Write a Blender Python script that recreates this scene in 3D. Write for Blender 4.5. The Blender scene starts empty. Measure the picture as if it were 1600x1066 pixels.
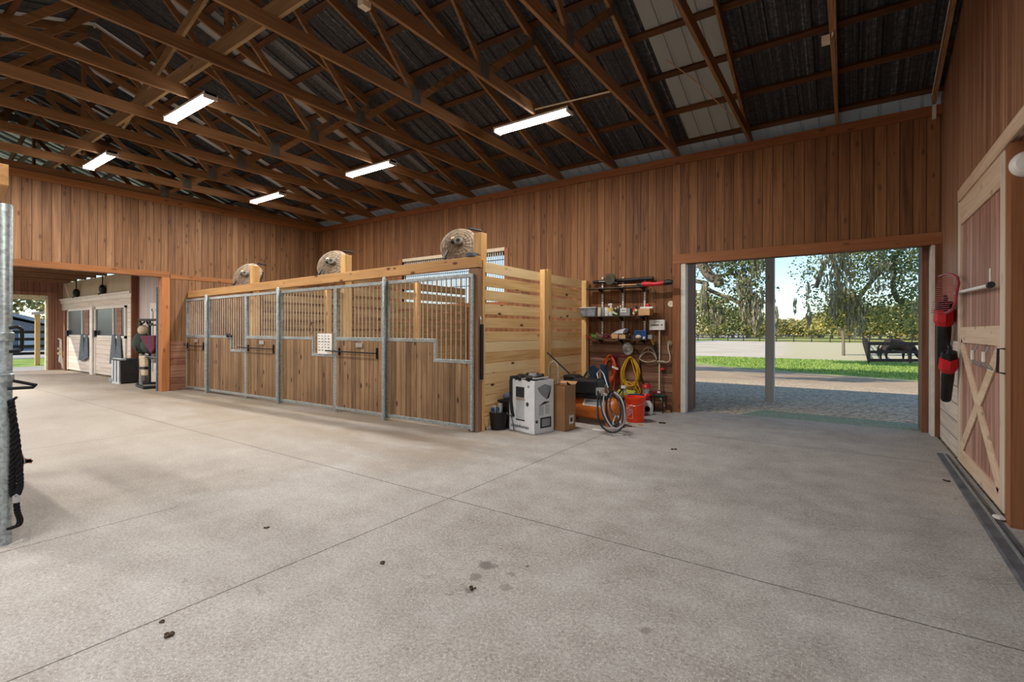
import bpy, bmesh, math, random
from mathutils import Vector, Matrix
C = bpy.context.scene.collection
R = random.Random(7)

# ---------------------------------------------------------------- camera, world, sun, exposure
FPX = 760.0; YAW = math.radians(34.76); CS, SN = math.cos(YAW), math.sin(YAW)
CYP = 517.44; ROL = 0.0025; EYE = 1.35
cam = bpy.data.cameras.new('camera'); camo = bpy.data.objects.new('camera', cam); C.objects.link(camo)
cam.sensor_width = 36.0; cam.lens = FPX / 1600 * 36
cam.shift_y = -(533 - CYP) / 1600
cam.clip_end = 1500
camo.matrix_world = Matrix.Translation((0, 0, EYE)) @ Matrix.Rotation(YAW, 4, 'Z') @ Matrix.Rotation(math.pi/2, 4, 'X') @ Matrix.Rotation(math.radians(0.143), 4, 'Z')
bpy.context.scene.camera = camo
sc = bpy.context.scene
sc.view_settings.view_transform = 'Standard'; sc.view_settings.look = 'None'
sc.view_settings.gamma = 1; sc.view_settings.use_curve_mapping = False
sc.view_settings.exposure = 0.0
SUNV = Vector((1.8, 2.0, -1.8)).normalized()
w = bpy.data.worlds.new('sky'); bpy.context.scene.world = w; w.use_nodes = True
nt = w.node_tree; nt.nodes.clear()
sky = nt.nodes.new('ShaderNodeTexSky'); sky.sky_type = 'NISHITA'; sky.sun_disc = False
sky.sun_elevation = math.asin(-SUNV.z); sky.sun_rotation = math.atan2(-SUNV.x, -SUNV.y)
sky.air_density = 1.0; sky.dust_density = 0.25; sky.ozone_density = 1.0; sky.altitude = 0
bg = nt.nodes.new('ShaderNodeBackground'); bg.inputs['Strength'].default_value = 0.22
wo = nt.nodes.new('ShaderNodeOutputWorld')
mxs = nt.nodes.new('ShaderNodeMix'); mxs.data_type = 'RGBA'; mxs.blend_type = 'MULTIPLY'; mxs.inputs[0].default_value = 1.0; mxs.inputs[7].default_value = (0.80, 0.90, 1.0, 1)
nt.links.new(sky.outputs[0], mxs.inputs[6]); nt.links.new(mxs.outputs[2], bg.inputs['Color']); nt.links.new(bg.outputs[0], wo.inputs['Surface'])
sl = bpy.data.lights.new('sun', 'SUN'); sl.energy = 5.0; sl.angle = math.radians(0.6); sl.color = (1.0, 0.90, 0.76)
slo = bpy.data.objects.new('sun', sl); C.objects.link(slo)
slo.rotation_euler = SUNV.to_track_quat('-Z', 'Y').to_euler()
LAMP_W = 95.0      # each LED fixture
sc.cycles.max_bounces = 8; sc.cycles.diffuse_bounces = 5; sc.cycles.glossy_bounces = 3
sc.cycles.sample_clamp_indirect = 6.0

# ---------------------------------------------------------------- pixel -> place helpers (used to measure places)
def ray(x, y):
    u = (x - 800) / FPX; v = -(y - CYP - (x - 800) * ROL) / FPX
    return Vector((-SN + u * CS, CS + u * SN, v))
def onY(x, y, Y): r = ray(x, y); k = Y / r.y; return Vector((k * r.x, Y, EYE + k * r.z))
def onX(x, y, X): r = ray(x, y); k = X / r.x; return Vector((X, k * r.y, EYE + k * r.z))
def onZ(x, y, Z=0.0): r = ray(x, y); k = (Z - EYE) / r.z; return Vector((k * r.x, k * r.y, Z))
def zg(Y):
    if Y < 9: return -0.03
    if Y < 14: return -0.03 - 0.07 * (Y - 9) / 5
    if Y < 30: return -0.1 - 0.55 * (Y - 14) / 16
    return -0.65
def onS(x, y):          # stall front plane (it runs very slightly askew)
    r = ray(x, y); k = (4.88 + 12.45 * 0.0167) / (r.y - 0.0167 * r.x); return Vector((k * r.x, k * r.y, EYE + k * r.z))
def SY(X): return 4.88 + (X + 12.45) * 0.0167

# ---------------------------------------------------------------- mesh builder
class MB:
    def __init__(s): s.v = []; s.f = []
    def add(s, vs, fs):
        n = len(s.v); s.v += [Vector(p) for p in vs]; s.f += [tuple(i + n for i in f) for f in fs]; return s
    def box(s, x0, x1, y0, y1, z0, z1):
        return s.add([(x0,y0,z0),(x1,y0,z0),(x1,y1,z0),(x0,y1,z0),(x0,y0,z1),(x1,y0,z1),(x1,y1,z1),(x0,y1,z1)],
                     [(0,3,2,1),(4,5,6,7),(0,1,5,4),(1,2,6,5),(2,3,7,6),(3,0,4,7)])
    def beam(s, a, b, w, h, up=(0, 0, 1)):
        a = Vector(a); b = Vector(b); d = (b - a).normalized(); up = Vector(up)
        if abs(d.dot(up)) > 0.98: up = Vector((0, 1, 0))
        sx = d.cross(up).normalized() * (w / 2); uz = sx.cross(d).normalized() * (h / 2)
        return s.add([a-sx-uz, a+sx-uz, a+sx+uz, a-sx+uz, b-sx-uz, b+sx-uz, b+sx+uz, b-sx+uz],
                     [(0,1,2,3),(4,7,6,5),(0,4,5,1),(1,5,6,2),(2,6,7,3),(3,7,4,0)])
    def tube(s, pts, r, n=8, closed=False):
        pts = [Vector(p) for p in pts]; m = len(pts)
        rr = r if isinstance(r, (list, tuple)) else [r] * m
        rings = []; prev = None
        for i, p in enumerate(pts):
            a = pts[(i - 1) % m] if (i > 0 or closed) else p; b = pts[(i + 1) % m] if (i < m - 1 or closed) else p
            d = (b - a)
            d = d.normalized() if d.length > 1e-9 else Vector((0, 0, 1))
            if prev is None:
                q = Vector((0, 0, 1)) if abs(d.z) < 0.9 else Vector((1, 0, 0))
            else: q = prev
            sx = (q - d * q.dot(d))
            sx = sx.normalized() if sx.length > 1e-6 else d.orthogonal().normalized()
            prev = sx; sy = d.cross(sx)
            rings.append([p + (sx * math.cos(2*math.pi*k/n) + sy * math.sin(2*math.pi*k/n)) * rr[i] for k in range(n)])
        vs = [q for g in rings for q in g]; fs = []
        for i in range(m if closed else m - 1):
            j = (i + 1) % m
            for k in range(n):
                fs.append((i*n+k, i*n+(k+1)%n, j*n+(k+1)%n, j*n+k))
        if not closed: fs += [tuple(range(n))[::-1], tuple((m-1)*n + k for k in range(n))]
        return s.add(vs, fs)
    def lathe(s, prof, c=(0,0,0), axis=(0,0,1), n=24, closed=False):
        ax = Vector(axis).normalized(); sx = ax.orthogonal().normalized(); sy = ax.cross(sx); c = Vector(c)
        if abs(ax.z) > 0.999: sx = Vector((1,0,0)); sy = Vector((0,1,0)) * (1 if ax.z > 0 else -1)
        vs = []
        for r, z in prof:
            for k in range(n):
                t = 2*math.pi*k/n; vs.append(c + ax*z + (sx*math.cos(t) + sy*math.sin(t)) * r)
        fs = []
        for i in range(len(prof) - 1):
            for k in range(n): fs.append((i*n+k, i*n+(k+1)%n, (i+1)*n+(k+1)%n, (i+1)*n+k))
        if prof[0][0] > 1e-5: fs.append(tuple(range(n))[::-1])
        if prof[-1][0] > 1e-5: fs.append(tuple((len(prof)-1)*n + k for k in range(n)))
        return s.add(vs, fs)
    def ball(s, c, r, n=12, sq=(1,1,1)):
        m = max(4, n // 2); prof = [(math.sin(math.pi*i/m), -math.cos(math.pi*i/m)) for i in range(m + 1)]
        k0 = len(s.v); s.lathe([(max(a, 1e-6), b) for a, b in prof], (0,0,0), (0,0,1), n)
        for i in range(k0, len(s.v)): p = s.v[i]; s.v[i] = Vector((p.x*r*sq[0]+c[0], p.y*r*sq[1]+c[1], p.z*r*sq[2]+c[2]))
        return s
    def prism(s, poly, off):          # closed polygon of 3D points extruded by the vector off
        n = len(poly); off = Vector(off); a = [Vector(p) for p in poly]; b = [p + off for p in a]
        return s.add(a + b, [tuple(range(n))[::-1], tuple(range(n, 2*n))] + [(i, (i+1)%n, n+(i+1)%n, n+i) for i in range(n)])
    def xf(s, M):
        s.v = [M @ p for p in s.v]; return s
    def build(s, name, mat, parent=None, smooth=False, bevel=0, local=False, fix=True):
        me = bpy.data.meshes.new(name); o = bpy.data.objects.new(name, me); C.objects.link(o)
        off = Vector((0,0,0)); p = parent
        if not local:
            while p is not None: off += p.location; p = p.parent
        me.from_pydata([tuple(q - off) for q in s.v], [], s.f)
        if fix:
            bm = bmesh.new(); bm.from_mesh(me); bmesh.ops.recalc_face_normals(bm, faces=bm.faces); bm.to_mesh(me); bm.free()
        for m in (mat if isinstance(mat, (list, tuple)) else [mat]): me.materials.append(m)
        if smooth:
            me.polygons.foreach_set('use_smooth', [True]*len(me.polygons))
            try: me.set_sharp_from_angle(angle=math.radians(40))
            except Exception: pass
        if parent: o.parent = parent
        if bevel:
            b = o.modifiers.new('bevel', 'BEVEL'); b.width = bevel; b.segments = 2; b.limit_method = 'ANGLE'
        return o
def tag(o, label=None, cat=None, group=None, kind=None):
    if label: o['label'] = label
    if cat: o['category'] = cat
    if group: o['group'] = group
    if kind: o['kind'] = kind
    return o
def thing(name, label, cat, loc=(0,0,0), group=None, rz=0):
    o = bpy.data.objects.new(name, None); C.objects.link(o); o.location = loc; o.rotation_euler = (0,0,rz)
    o.empty_display_size = 0.1
    return tag(o, label, cat, group)
KIDS = {}
def copy_tree(o, parent=None):
    c = o.copy(); C.objects.link(c); c.parent = parent
    for ch in [q for q in bpy.data.objects if q.parent == o and q != c]: copy_tree(ch, c)
    return c
def struct(name, mb, mat, **k):
    o = mb.build(name, mat, **k); o['kind'] = 'structure'; return o

# ---------------------------------------------------------------- materials
def lin(h):
    if isinstance(h, str):
        h = h.lstrip('#'); h = [int(h[i:i+2], 16) / 255 for i in (0, 2, 4)]
        return tuple((c/12.92 if c <= 0.04045 else ((c+0.055)/1.055)**2.4) for c in h) + (1,)
    return tuple(h) + (1,) if len(h) == 3 else tuple(h)
class NT:
    def __init__(s, name):
        s.m = bpy.data.materials.new(name); s.m.use_nodes = True; s.t = s.m.node_tree; s.t.nodes.clear()
        s.out = s.n('ShaderNodeOutputMaterial'); s.b = s.n('ShaderNodeBsdfPrincipled'); s.l(s.b.outputs[0], s.out.inputs['Surface'])
    def n(s, t, **k):
        q = s.t.nodes.new(t)
        for a, b in k.items(): setattr(q, a, b)
        return q
    def l(s, a, b): s.t.links.new(a, b)
    def set(s, sock, v):
        if hasattr(v, 'is_output') or isinstance(v, bpy.types.NodeSocket): s.l(v, sock)
        else: sock.default_value = v
    def math(s, op, a, b=None, c=None, clamp=False):
        q = s.n('ShaderNodeMath', operation=op); q.use_clamp = clamp
        s.set(q.inputs[0], a)
        if b is not None: s.set(q.inputs[1], b)
        if c is not None: s.set(q.inputs[2], c)
        return q.outputs[0]
    def step(s, v, lo, hi, a=0.0, b=1.0):
        q = s.n('ShaderNodeMapRange', interpolation_type='SMOOTHSTEP'); s.set(q.inputs[0], v)
        q.inputs[1].default_value = lo; q.inputs[2].default_value = hi; q.inputs[3].default_value = a; q.inputs[4].default_value = b
        return q.outputs[0]
    def mix(s, f, a, b, mode='MIX'):
        q = s.n('ShaderNodeMix', data_type='RGBA', blend_type=mode); s.set(q.inputs[0], f); s.set(q.inputs[6], a); s.set(q.inputs[7], b)
        return q.outputs[2]
    def ramp(s, v, stops):
        q = s.n('ShaderNodeValToRGB'); e = q.color_ramp.elements
        while len(e) < len(stops): e.new(0.5)
        for i, (p, c) in enumerate(stops): e[i].position = p; e[i].color = lin(c)
        s.set(q.inputs[0], v); return q.outputs[0]
    def vec(s, x, y, z):
        q = s.n('ShaderNodeCombineXYZ'); s.set(q.inputs[0], x); s.set(q.inputs[1], y); s.set(q.inputs[2], z); return q.outputs[0]
    def noise(s, v, scale, detail=4, rough=0.55, dist=0.0):
        q = s.n('ShaderNodeTexNoise'); s.set(q.inputs['Vector'], v); q.inputs['Scale'].default_value = scale
        q.inputs['Detail'].default_value = detail; q.inputs['Roughness'].default_value = rough; q.inputs['Distortion'].default_value = dist
        return q.outputs[0]
    def vor(s, v, scale, feature='F1', out='Distance', rnd=1.0):
        q = s.n('ShaderNodeTexVoronoi', feature=feature); s.set(q.inputs['Vector'], v); q.inputs['Scale'].default_value = scale
        q.inputs['Randomness'].default_value = rnd; return q.outputs[out]
    def coords(s):
        q = s.n('ShaderNodeTexCoord'); x = s.n('ShaderNodeSeparateXYZ'); s.l(q.outputs['Object'], x.inputs[0])
        return q.outputs['Object'], x.outputs[0], x.outputs[1], x.outputs[2]
    def bump(s, h, strength=0.3, dist=0.01):
        q = s.n('ShaderNodeBump'); q.inputs['Strength'].default_value = strength; q.inputs['Distance'].default_value = dist
        s.l(h, q.inputs['Height']); s.l(q.outputs[0], s.b.inputs['Normal'])
    def fin(s, col, rough=0.6, metal=0.0, spec=0.4):
        s.set(s.b.inputs['Base Color'], lin(col) if isinstance(col, str) else col); s.set(s.b.inputs['Roughness'], rough)
        s.set(s.b.inputs['Metallic'], metal); s.b.inputs['Specular IOR Level'].default_value = spec
        return s.m
def plain(name, col, rough=0.6, metal=0.0, var=0.12, scale=8, spec=0.4):
    t = NT(name); v, x, y, z = t.coords(); nz = t.noise(v, scale, 5)
    c = lin(col); d = tuple(max(0, q * (1 - var * 1.6)) for q in c[:3]) + (1,); e = tuple(min(1, q * (1 + var)) for q in c[:3]) + (1,)
    f = t.step(nz, 0.3, 0.7)
    t.bump(nz, 0.08, 0.004)
    return t.fin(t.mix(f, d, e), rough, metal, spec)
def wood(name, cols, axis='z', plank=None, pw=0.14, rough=0.62, knots=0.5, groove=0.007, tint=0.2, dark='#2a150b', kp=0.35, grime=0.0, spec=0.25, gdark=0.8):
    """axis: grain direction; plank: axis across which boards repeat, pw wide"""
    t = NT(name); v, x, y, z = t.coords(); ax = {'x': x, 'y': y, 'z': z}
    oi = t.n('ShaderNodeObjectInfo'); ro = t.math('MULTIPLY', oi.outputs['Random'], 41.0)
    g = ax[axis]; oth = [ax[k] for k in 'xyz' if k != axis]
    if plank:
        p = t.math('DIVIDE', ax[plank], pw); idx = t.math('FLOOR', p); wn = t.n('ShaderNodeTexWhiteNoise', noise_dimensions='1D'); t.l(idx, wn.inputs['W'])
        rnd = wn.outputs['Value']; fr = t.math('FRACT', p); d = t.math('MULTIPLY', t.math('MINIMUM', fr, t.math('SUBTRACT', 1.0, fr)), pw)
        gm = t.step(d, groove * 0.35, groove)      # 0 in the groove
        off = t.math('MULTIPLY_ADD', rnd, 29.0, ro)
    else:
        rnd = oi.outputs['Random']; gm = None; off = ro
    ga = t.math('ADD', g, off)
    v1 = t.vec(t.math('MULTIPLY', oth[0], 9.0), t.math('MULTIPLY', oth[1], 9.0), t.math('MULTIPLY', ga, 0.55))
    v2 = t.vec(t.math('MULTIPLY', oth[0], 60.0), t.math('MULTIPLY', oth[1], 60.0), t.math('MULTIPLY', ga, 1.6))
    n1 = t.noise(v1, 1.6, 5, 0.6, 0.9); n2 = t.noise(v2, 1.0, 3, 0.5)
    f = t.math('ADD', t.math('MULTIPLY', n1, 0.62), t.math('MULTIPLY', n2, 0.38))
    f = t.math('ADD', f, t.math('MULTIPLY', t.math('SUBTRACT', rnd, 0.5), tint))
    n = len(cols); c = t.ramp(f, [(0.28 + 0.44 * i / max(1, n-1), cc) for i, cc in enumerate(cols)])
    if knots:
        vk = t.vec(t.math('MULTIPLY', oth[0], 7.5), t.math('MULTIPLY', oth[1], 7.5), t.math('MULTIPLY', ga, 3.2))
        vn = t.n('ShaderNodeTexVoronoi'); t.l(vk, vn.inputs['Vector']); vn.inputs['Scale'].default_value = 1.0; vs_ = t.n('ShaderNodeSeparateColor'); t.l(vn.outputs['Color'], vs_.inputs[0])
        km = t.math('MULTIPLY', t.step(vn.outputs['Distance'], 0.10, 0.20, 1.0, 0.0), t.step(vs_.outputs[0], kp, kp+.05))
        c = t.mix(t.math('MULTIPLY', km, knots), c, lin(dark))
    if grime:
        gn = t.noise(v, 1.3, 4, 0.6); c = t.mix(t.math('MULTIPLY', t.step(gn, 0.42, 0.7), grime), c, lin(dark))
    h = t.math('MULTIPLY', f, 0.35)
    if gm is not None:
        c = t.mix(t.math('MULTIPLY', t.math('SUBTRACT', 1.0, gm), gdark), c, lin(dark)); h = t.math('ADD', h, gm)
    t.bump(h, 0.35, 0.006)
    return t.fin(c, rough, 0, spec)

STAIN = ['#583a22', '#764e30', '#885e3c', '#9a6c48']
STAIN_R = ['#6a3822', '#8a4c30', '#9a5a3a', '#a86a48']
M = {}
M['wall_x'] = wood('stained board wall across x', STAIN, 'z', 'x', 0.137)
M['wall_y'] = wood('stained board wall across y', ['#5c3e28', '#775438', '#896446', '#9c7656'], 'z', 'y', 0.137)
M['wall_r'] = wood('pale stained board wall across y', ['#6e4a34', '#8a6048', '#9e7458', '#b08a6e'], 'z', 'y', 0.09, groove=0.003, knots=0.3)
M['kick_x'] = wood('old horizontal kick boards', ['#5a3a2a', '#74503c', '#8a6450', '#a08066'], 'x', 'z', 0.16, grime=0.35)
M['kick_y'] = wood('old horizontal kick boards on side wall', ['#684436', '#805846', '#906a54', '#a07c64'], 'y', 'z', 0.145, grime=0.1)
M['kick_r'] = wood('pale horizontal boards on right wall', ['#b09a8c', '#c8b6a8', '#d8c8ba', '#e2d4c8'], 'y', 'z', 0.19, groove=0.008, knots=0.15, tint=0.15)  # much paler than the wall above, daylight put into the colour
M['trim_x'] = wood('stained trim along x', ['#744428', '#8c5836', '#9a6642'], 'x', knots=0.5)
M['trim_y'] = wood('stained trim along y', ['#784c2c', '#925f38', '#a06c44'], 'y', knots=0.5)
M['trim_z'] = wood('stained trim upright', ['#784a30', '#925e3c', '#a06c48'], 'z', knots=0.4)
M['post_or'] = wood('orange stained post', ['#945c34', '#a86c40', '#b67a4c'], 'z', knots=0.5)
M['jamb'] = wood('brown jamb boards', ['#5c3a28', '#764c36', '#8a6048'], 'z', 'y', 0.2, knots=0.3, grime=0.2)
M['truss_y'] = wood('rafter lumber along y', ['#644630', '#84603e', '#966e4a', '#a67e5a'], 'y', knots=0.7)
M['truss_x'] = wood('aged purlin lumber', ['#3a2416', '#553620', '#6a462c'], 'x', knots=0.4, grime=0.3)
M['brace'] = wood('grey brown brace lumber', ['#6a5138', '#8c7050', '#a08460', '#b09470'], 'x', knots=0.5)
M['pine_y'] = wood('fresh pine slat', ['#c89a60', '#dcb47c', '#e6c490', '#ecd0a0'], 'y', knots=1.0, dark='#5a3414', tint=0.35, kp=0.1)
M['pine_z'] = wood('fresh pine post', ['#c08e54', '#d6aa70', '#e2bc86'], 'z', knots=0.8, dark='#5a3414')
M['pine_x'] = wood('fresh pine beam', ['#a87c50', '#c0935f', '#cfa672'], 'x', knots=0.9, dark='#5a3014', grime=0.12)
M['old_y'] = wood('weathered slat', ['#7a5c40', '#96764e', '#a88a62', '#b89a70'], 'y', knots=0.6)
M['old_z'] = wood('weathered brown post', ['#7c5a42', '#98745a', '#a8866c'], 'z', knots=0.4, grime=0.1)
M['stall'] = wood('tongue and groove stall boards', ['#5a4432', '#7a5e44', '#907254', '#a48868'], 'z', 'x', 0.105, knots=0.9, grime=0.25, tint=0.22, dark='#33200f')
M['door_b'] = wood('rough sawn door boards', ['#7c5442', '#9c7260', '#b08878', '#c2a090'], 'z', 'y', 0.14, knots=0.2)
M['door_f'] = wood('pale door frame lumber', ['#b09a86', '#c8b4a0', '#d8c8b6'], 'z', knots=0.25, tint=0.1)
M['door_fy'] = wood('pale door frame lumber along y', ['#b8977a', '#cdb298', '#dcc6b0'], 'y', knots=0.35, tint=0.1)
M['white_b'] = wood('whitewashed horizontal boards', ['#b6a496', '#cfc2b6', '#e0d6cc'], 'x', 'z', 0.13, knots=0.15, tint=0.1, gdark=0.5)
M['tan_b'] = wood('tan painted beadboard', ['#a89a80', '#b8aa90', '#c4b89e'], 'z', 'x', 0.16, knots=0, tint=0.05, gdark=0.55)
M['lav_b'] = wood('grey white beadboard', ['#a89c98', '#bcb0ac', '#ccc2be'], 'z', 'x', 0.2, knots=0, tint=0.1, gdark=0.6)
M['white_p'] = plain('white painted trim', '#d8d0c6', 0.5, var=0.06)
M['pink_w'] = wood('pinkish brown wall boards', ['#74503e', '#8a6250', '#9a7260'], 'z', 'y', 0.15, knots=0.1, tint=0.25)
M['joist'] = wood('joist lumber', ['#5c4030', '#7c5a40', '#947050'], 'y', knots=0.4)
M['dark'] = plain('dark void paint', '#241c18', 0.9)  # shade of the side aisle's ceiling space put into the colour
M['outpost'] = wood('grey weathered post', ['#aca69c', '#bcb6ac', '#ccc6bc'], 'z', knots=0.4, tint=0.05)
M['fence_d'] = plain('dark brown stained fence board', '#4c3c34', 0.75, var=0.25)
M['black_w'] = plain('black painted fence board', '#2a2826', 0.7, var=0.3)
def galv():
    t = NT('galvanised steel'); v, x, y, z = t.coords(); n = t.vor(v, 55, out='Color'); q = t.n('ShaderNodeSeparateColor'); t.l(n, q.inputs[0])
    n2 = t.noise(v, 6, 4); c = t.mix(q.outputs[0], lin('#8c9494'), lin('#b4bcbc')); c = t.mix(t.step(n2, 0.5, 0.8, 0, .5), c, lin('#7c7a70'))
    return t.fin(c, 0.42, 0.55)
M['galv'] = galv()
M['bar'] = plain('zinc bars', '#b8b0a2', 0.45, 0.4, var=0.1)
M['black'] = plain('black plastic', '#17181a', 0.45, var=0.3)
M['black_m'] = plain('black powder coated steel', '#1c1c1e', 0.4, 0.3, var=0.3)
M['rope'] = plain('black braided rope', '#121214', 0.9, var=0.4, scale=60)
M['white'] = plain('white plastic', '#dedcd6', 0.4, var=0.05)
M['cream'] = plain('cream plastic', '#d8c8ac', 0.5, var=0.05)
M['grey'] = plain('grey plastic', '#8e9092', 0.5, var=0.1)
M['red'] = plain('red plastic', '#c02028', 0.4, var=0.1)
M['darkred'] = plain('dark red metal', '#7c2030', 0.45, 0.2, var=0.2)
M['forkred'] = plain('maroon fork plastic', '#a03840', 0.5, var=0.1)
M['orange_t'] = plain('orange painted tank', '#c46a24', 0.45, var=0.12, scale=4)
M['bucket'] = plain('orange red bucket plastic', '#f0441c', 0.4, var=0.03)
M['blue'] = plain('blue plastic', '#1c4a86', 0.45, var=0.15)
M['navy'] = plain('navy fabric', '#1a2c44', 0.85, var=0.25, scale=30)
M['yellow'] = plain('yellow cord', '#d8a81c', 0.5, var=0.1)
M['orange_c'] = plain('orange cord', '#c8501c', 0.5, var=0.1)
M['card'] = plain('brown cardboard', '#a87c54', 0.8, var=0.08, scale=3)
M['card_l'] = plain('pale cardboard', '#c89a6c', 0.8, var=0.08, scale=3)
M['boxw'] = plain('white printed carton', '#dfe0e2', 0.5, var=0.03)
M['ink'] = plain('dark printed ink', '#2c2e34', 0.5, var=0.05)
M['ink_g'] = plain('grey printed steel', '#8a8e92', 0.45, var=0.1)
M['ink_l'] = plain('light grey printed steel', '#bcc2c6', 0.45, var=0.06)
M['alu'] = plain('spun aluminium', '#c8c8c6', 0.3, 0.7, var=0.05)
M['dusty'] = plain('dusty fan guard', '#8a7864', 0.75, 0.1, var=0.25, scale=20)
M['dusty_m'] = plain('worn fan motor', '#6c6458', 0.55, 0.2)
M['dusty_l'] = plain('dusty pale metal', '#b4a48e', 0.6, 0.2, var=0.15)
M['maroon'] = plain('maroon quilted cloth', '#5a2238', 0.9, var=0.2, scale=40)
M['green_c'] = plain('dark green canvas', '#2c3a34', 0.9, var=0.25, scale=30)
M['greyb'] = plain('blue grey blanket', '#5c646c', 0.9, var=0.2, scale=20)
M['canvas'] = plain('tan canvas', '#b8a890', 0.9, var=0.1, scale=30)
M['pink'] = plain('salmon nylon webbing', '#c8705c', 0.7, var=0.1)
M['bin'] = plain('cloudy grey bin', '#7c808a', 0.4, var=0.3, scale=10)
M['screen'] = plain('blue grey window tint', '#3a4048', 0.25, 0.1, var=0.25, scale=3)
M['horse'] = plain('dark bay horse coat', '#33251f', 0.7, var=0.25)
M['olive'] = plain('olive dark steel', '#4a4234', 0.6, 0.3, var=0.25)
M['green'] = plain('green plastic', '#4c9438', 0.5)
M['darkgreen'] = plain('dark green plastic', '#1c4a38', 0.5)
M['yel_l'] = plain('yellow label', '#e0b838', 0.5, var=0.05)
M['tan_h'] = plain('pale wood handle', '#c8a078', 0.6, var=0.1)
M['puddle'] = plain('wrinkled paper', '#d8d6d0', 0.8, var=0.1)
M['leaf_dry'] = plain('dry dung and leaves', '#4c3c2c', 0.9, var=0.4, scale=60)
M['stone'] = plain('pale pebble', '#a8a296', 0.9)
def emis(name, col, st):
    t = NT(name); t.b.inputs['Emission Color'].default_value = lin(col); t.b.inputs['Emission Strength'].default_value = st
    return t.fin(col, 0.5)
M['led'] = emis('lit LED diffuser', '#fff8ee', 22.0)

def concrete():
    t = NT('exposed aggregate concrete'); v, x, y, z = t.coords()
    big = t.noise(v, 0.55, 5, 0.6, 0.3); med = t.noise(v, 3.5, 5, 0.65); fine = t.noise(v, 60, 3, 0.7)
    f = t.math('ADD', t.math('MULTIPLY', big, 0.27), t.math('ADD', t.math('MULTIPLY', med, 0.28), t.math('MULTIPLY', fine, 0.45)))
    c = t.ramp(f, [(0.36, '#746e67'), (0.45, '#96908a'), (0.54, '#aaa6a1'), (0.66, '#c2c0bc')])
    vw = t.n('ShaderNodeTexVoronoi'); t.l(v, vw.inputs['Vector']); vw.inputs['Scale'].default_value = 110
    sel = t.n('ShaderNodeSeparateColor'); t.l(vw.outputs['Color'], sel.inputs[0])
    chip = t.math('MULTIPLY', t.step(vw.outputs['Distance'], 0.28, 0.4, 1, 0), t.step(sel.outputs[0], 0.62, 0.72))
    c = t.mix(t.math('MULTIPLY', chip, 0.7), c, lin('#d2cfca'))
    chipd = t.math('MULTIPLY', t.step(vw.outputs['Distance'], 0.28, 0.4, 1, 0), t.step(sel.outputs[1], 0.75, 0.85))
    c = t.mix(t.math('MULTIPLY', chipd, 0.55), c, lin('#5c554c'))
    # brown hay dust along the stalls
    dy = t.math('ABSOLUTE', t.math('SUBTRACT', y, 4.6)); near = t.math('MULTIPLY', t.step(dy, 0.2, 2.4, 1, 0), t.step(x, -2.8, -3.8))
    dn = t.noise(t.vec(t.math('MULTIPLY', x, 0.5), t.math('MULTIPLY', y, 1.2), z), 1.4, 5, 0.65)
    c = t.mix(t.math('MULTIPLY', t.math('MULTIPLY', near, t.step(dn, 0.3, 0.65)), 0.75), c, lin('#83715d'))
    warm = t.math('MULTIPLY', t.step(x, -1.5, -8.0), 0.5); c = t.mix(warm, c, lin('#8e806e'))  # floor browner and darker to the left, weaker light put into colour
    for (bx_, by_, br_, bs_) in ((*onZ(762,883)[:2], .055, .75), (*onZ(744,902)[:2], .035, .55), (*onZ(800,898)[:2], .03, .5), (*onZ(790,918)[:2], .035, .4), (*onZ(735,922)[:2], .03, .7), (*onZ(670,570+330)[:2], .03, .4), (*onZ(1010,985)[:2], .03, .5)):
        dd = t.math('SQRT', t.math('ADD', t.math('POWER', t.math('SUBTRACT', x, bx_), 2.0), t.math('POWER', t.math('SUBTRACT', y, by_), 2.0)))
        dd = t.math('ADD', dd, t.math('MULTIPLY', t.math('SUBTRACT', t.noise(v, 14, 4, 0.7), 0.5), 0.12)); c = t.mix(t.step(dd, br_*.6, br_*1.25, bs_, 0.0), c, lin('#5e5852'))
    # dark stains and scuffs
    s1 = t.noise(t.vec(x, y, 3.0), 2.6, 6, 0.7, 0.6); c = t.mix(t.step(s1, 0.64, 0.72, 0, 0.4), c, lin('#6e665e'))
    s2 = t.noise(t.vec(t.math('MULTIPLY', x, 0.6), t.math('MULTIPLY', y, 1.9), 8.0), 4.5, 5, 0.7, 0.5); c = t.mix(t.step(s2, 0.655, 0.72, 0, 0.45), c, lin('#7c7266'))
    # tooled control joints
    ds = [t.math('ABSOLUTE', t.math('SUBTRACT', y, 2.93)), t.math('ABSOLUTE', t.math('SUBTRACT', x, -2.65)), t.math('MAXIMUM', t.math('ABSOLUTE', t.math('SUBTRACT', y, 6.62)), t.math('MULTIPLY', t.math('SUBTRACT', -3.0, x), 1.0)),
          t.math('MAXIMUM', t.math('ABSOLUTE', t.math('SUBTRACT', x, -4.22)), t.math('SUBTRACT', y, 1.6)), t.math('ABSOLUTE', t.math('SUBTRACT', x, -7.6)), t.math('ABSOLUTE', t.math('SUBTRACT', x, -12.5)), t.math('ABSOLUTE', t.math('SUBTRACT', x, -16.5))]
    d = ds[0]
    for q in ds[1:]: d = t.math('MINIMUM', d, q)
    wob = t.math('MULTIPLY', t.math('SUBTRACT', t.noise(v, 30, 2), 0.5), 0.006); d = t.math('ADD', d, wob)
    j = t.step(d, 0.0025, 0.0065); c = t.mix(t.math('MULTIPLY', t.math('SUBTRACT', 1.0, j), 0.8), c, lin('#3c3630'))
    t.bump(t.math('ADD', t.math('MULTIPLY', fine, 0.4), t.math('ADD', j, t.math('MULTIPLY', chip, 0.2))), 0.3, 0.004)
    return t.fin(c, t.step(med, 0.3, 0.7, 0.62, 0.8), 0, 0.3)
M['concrete'] = concrete()
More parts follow.
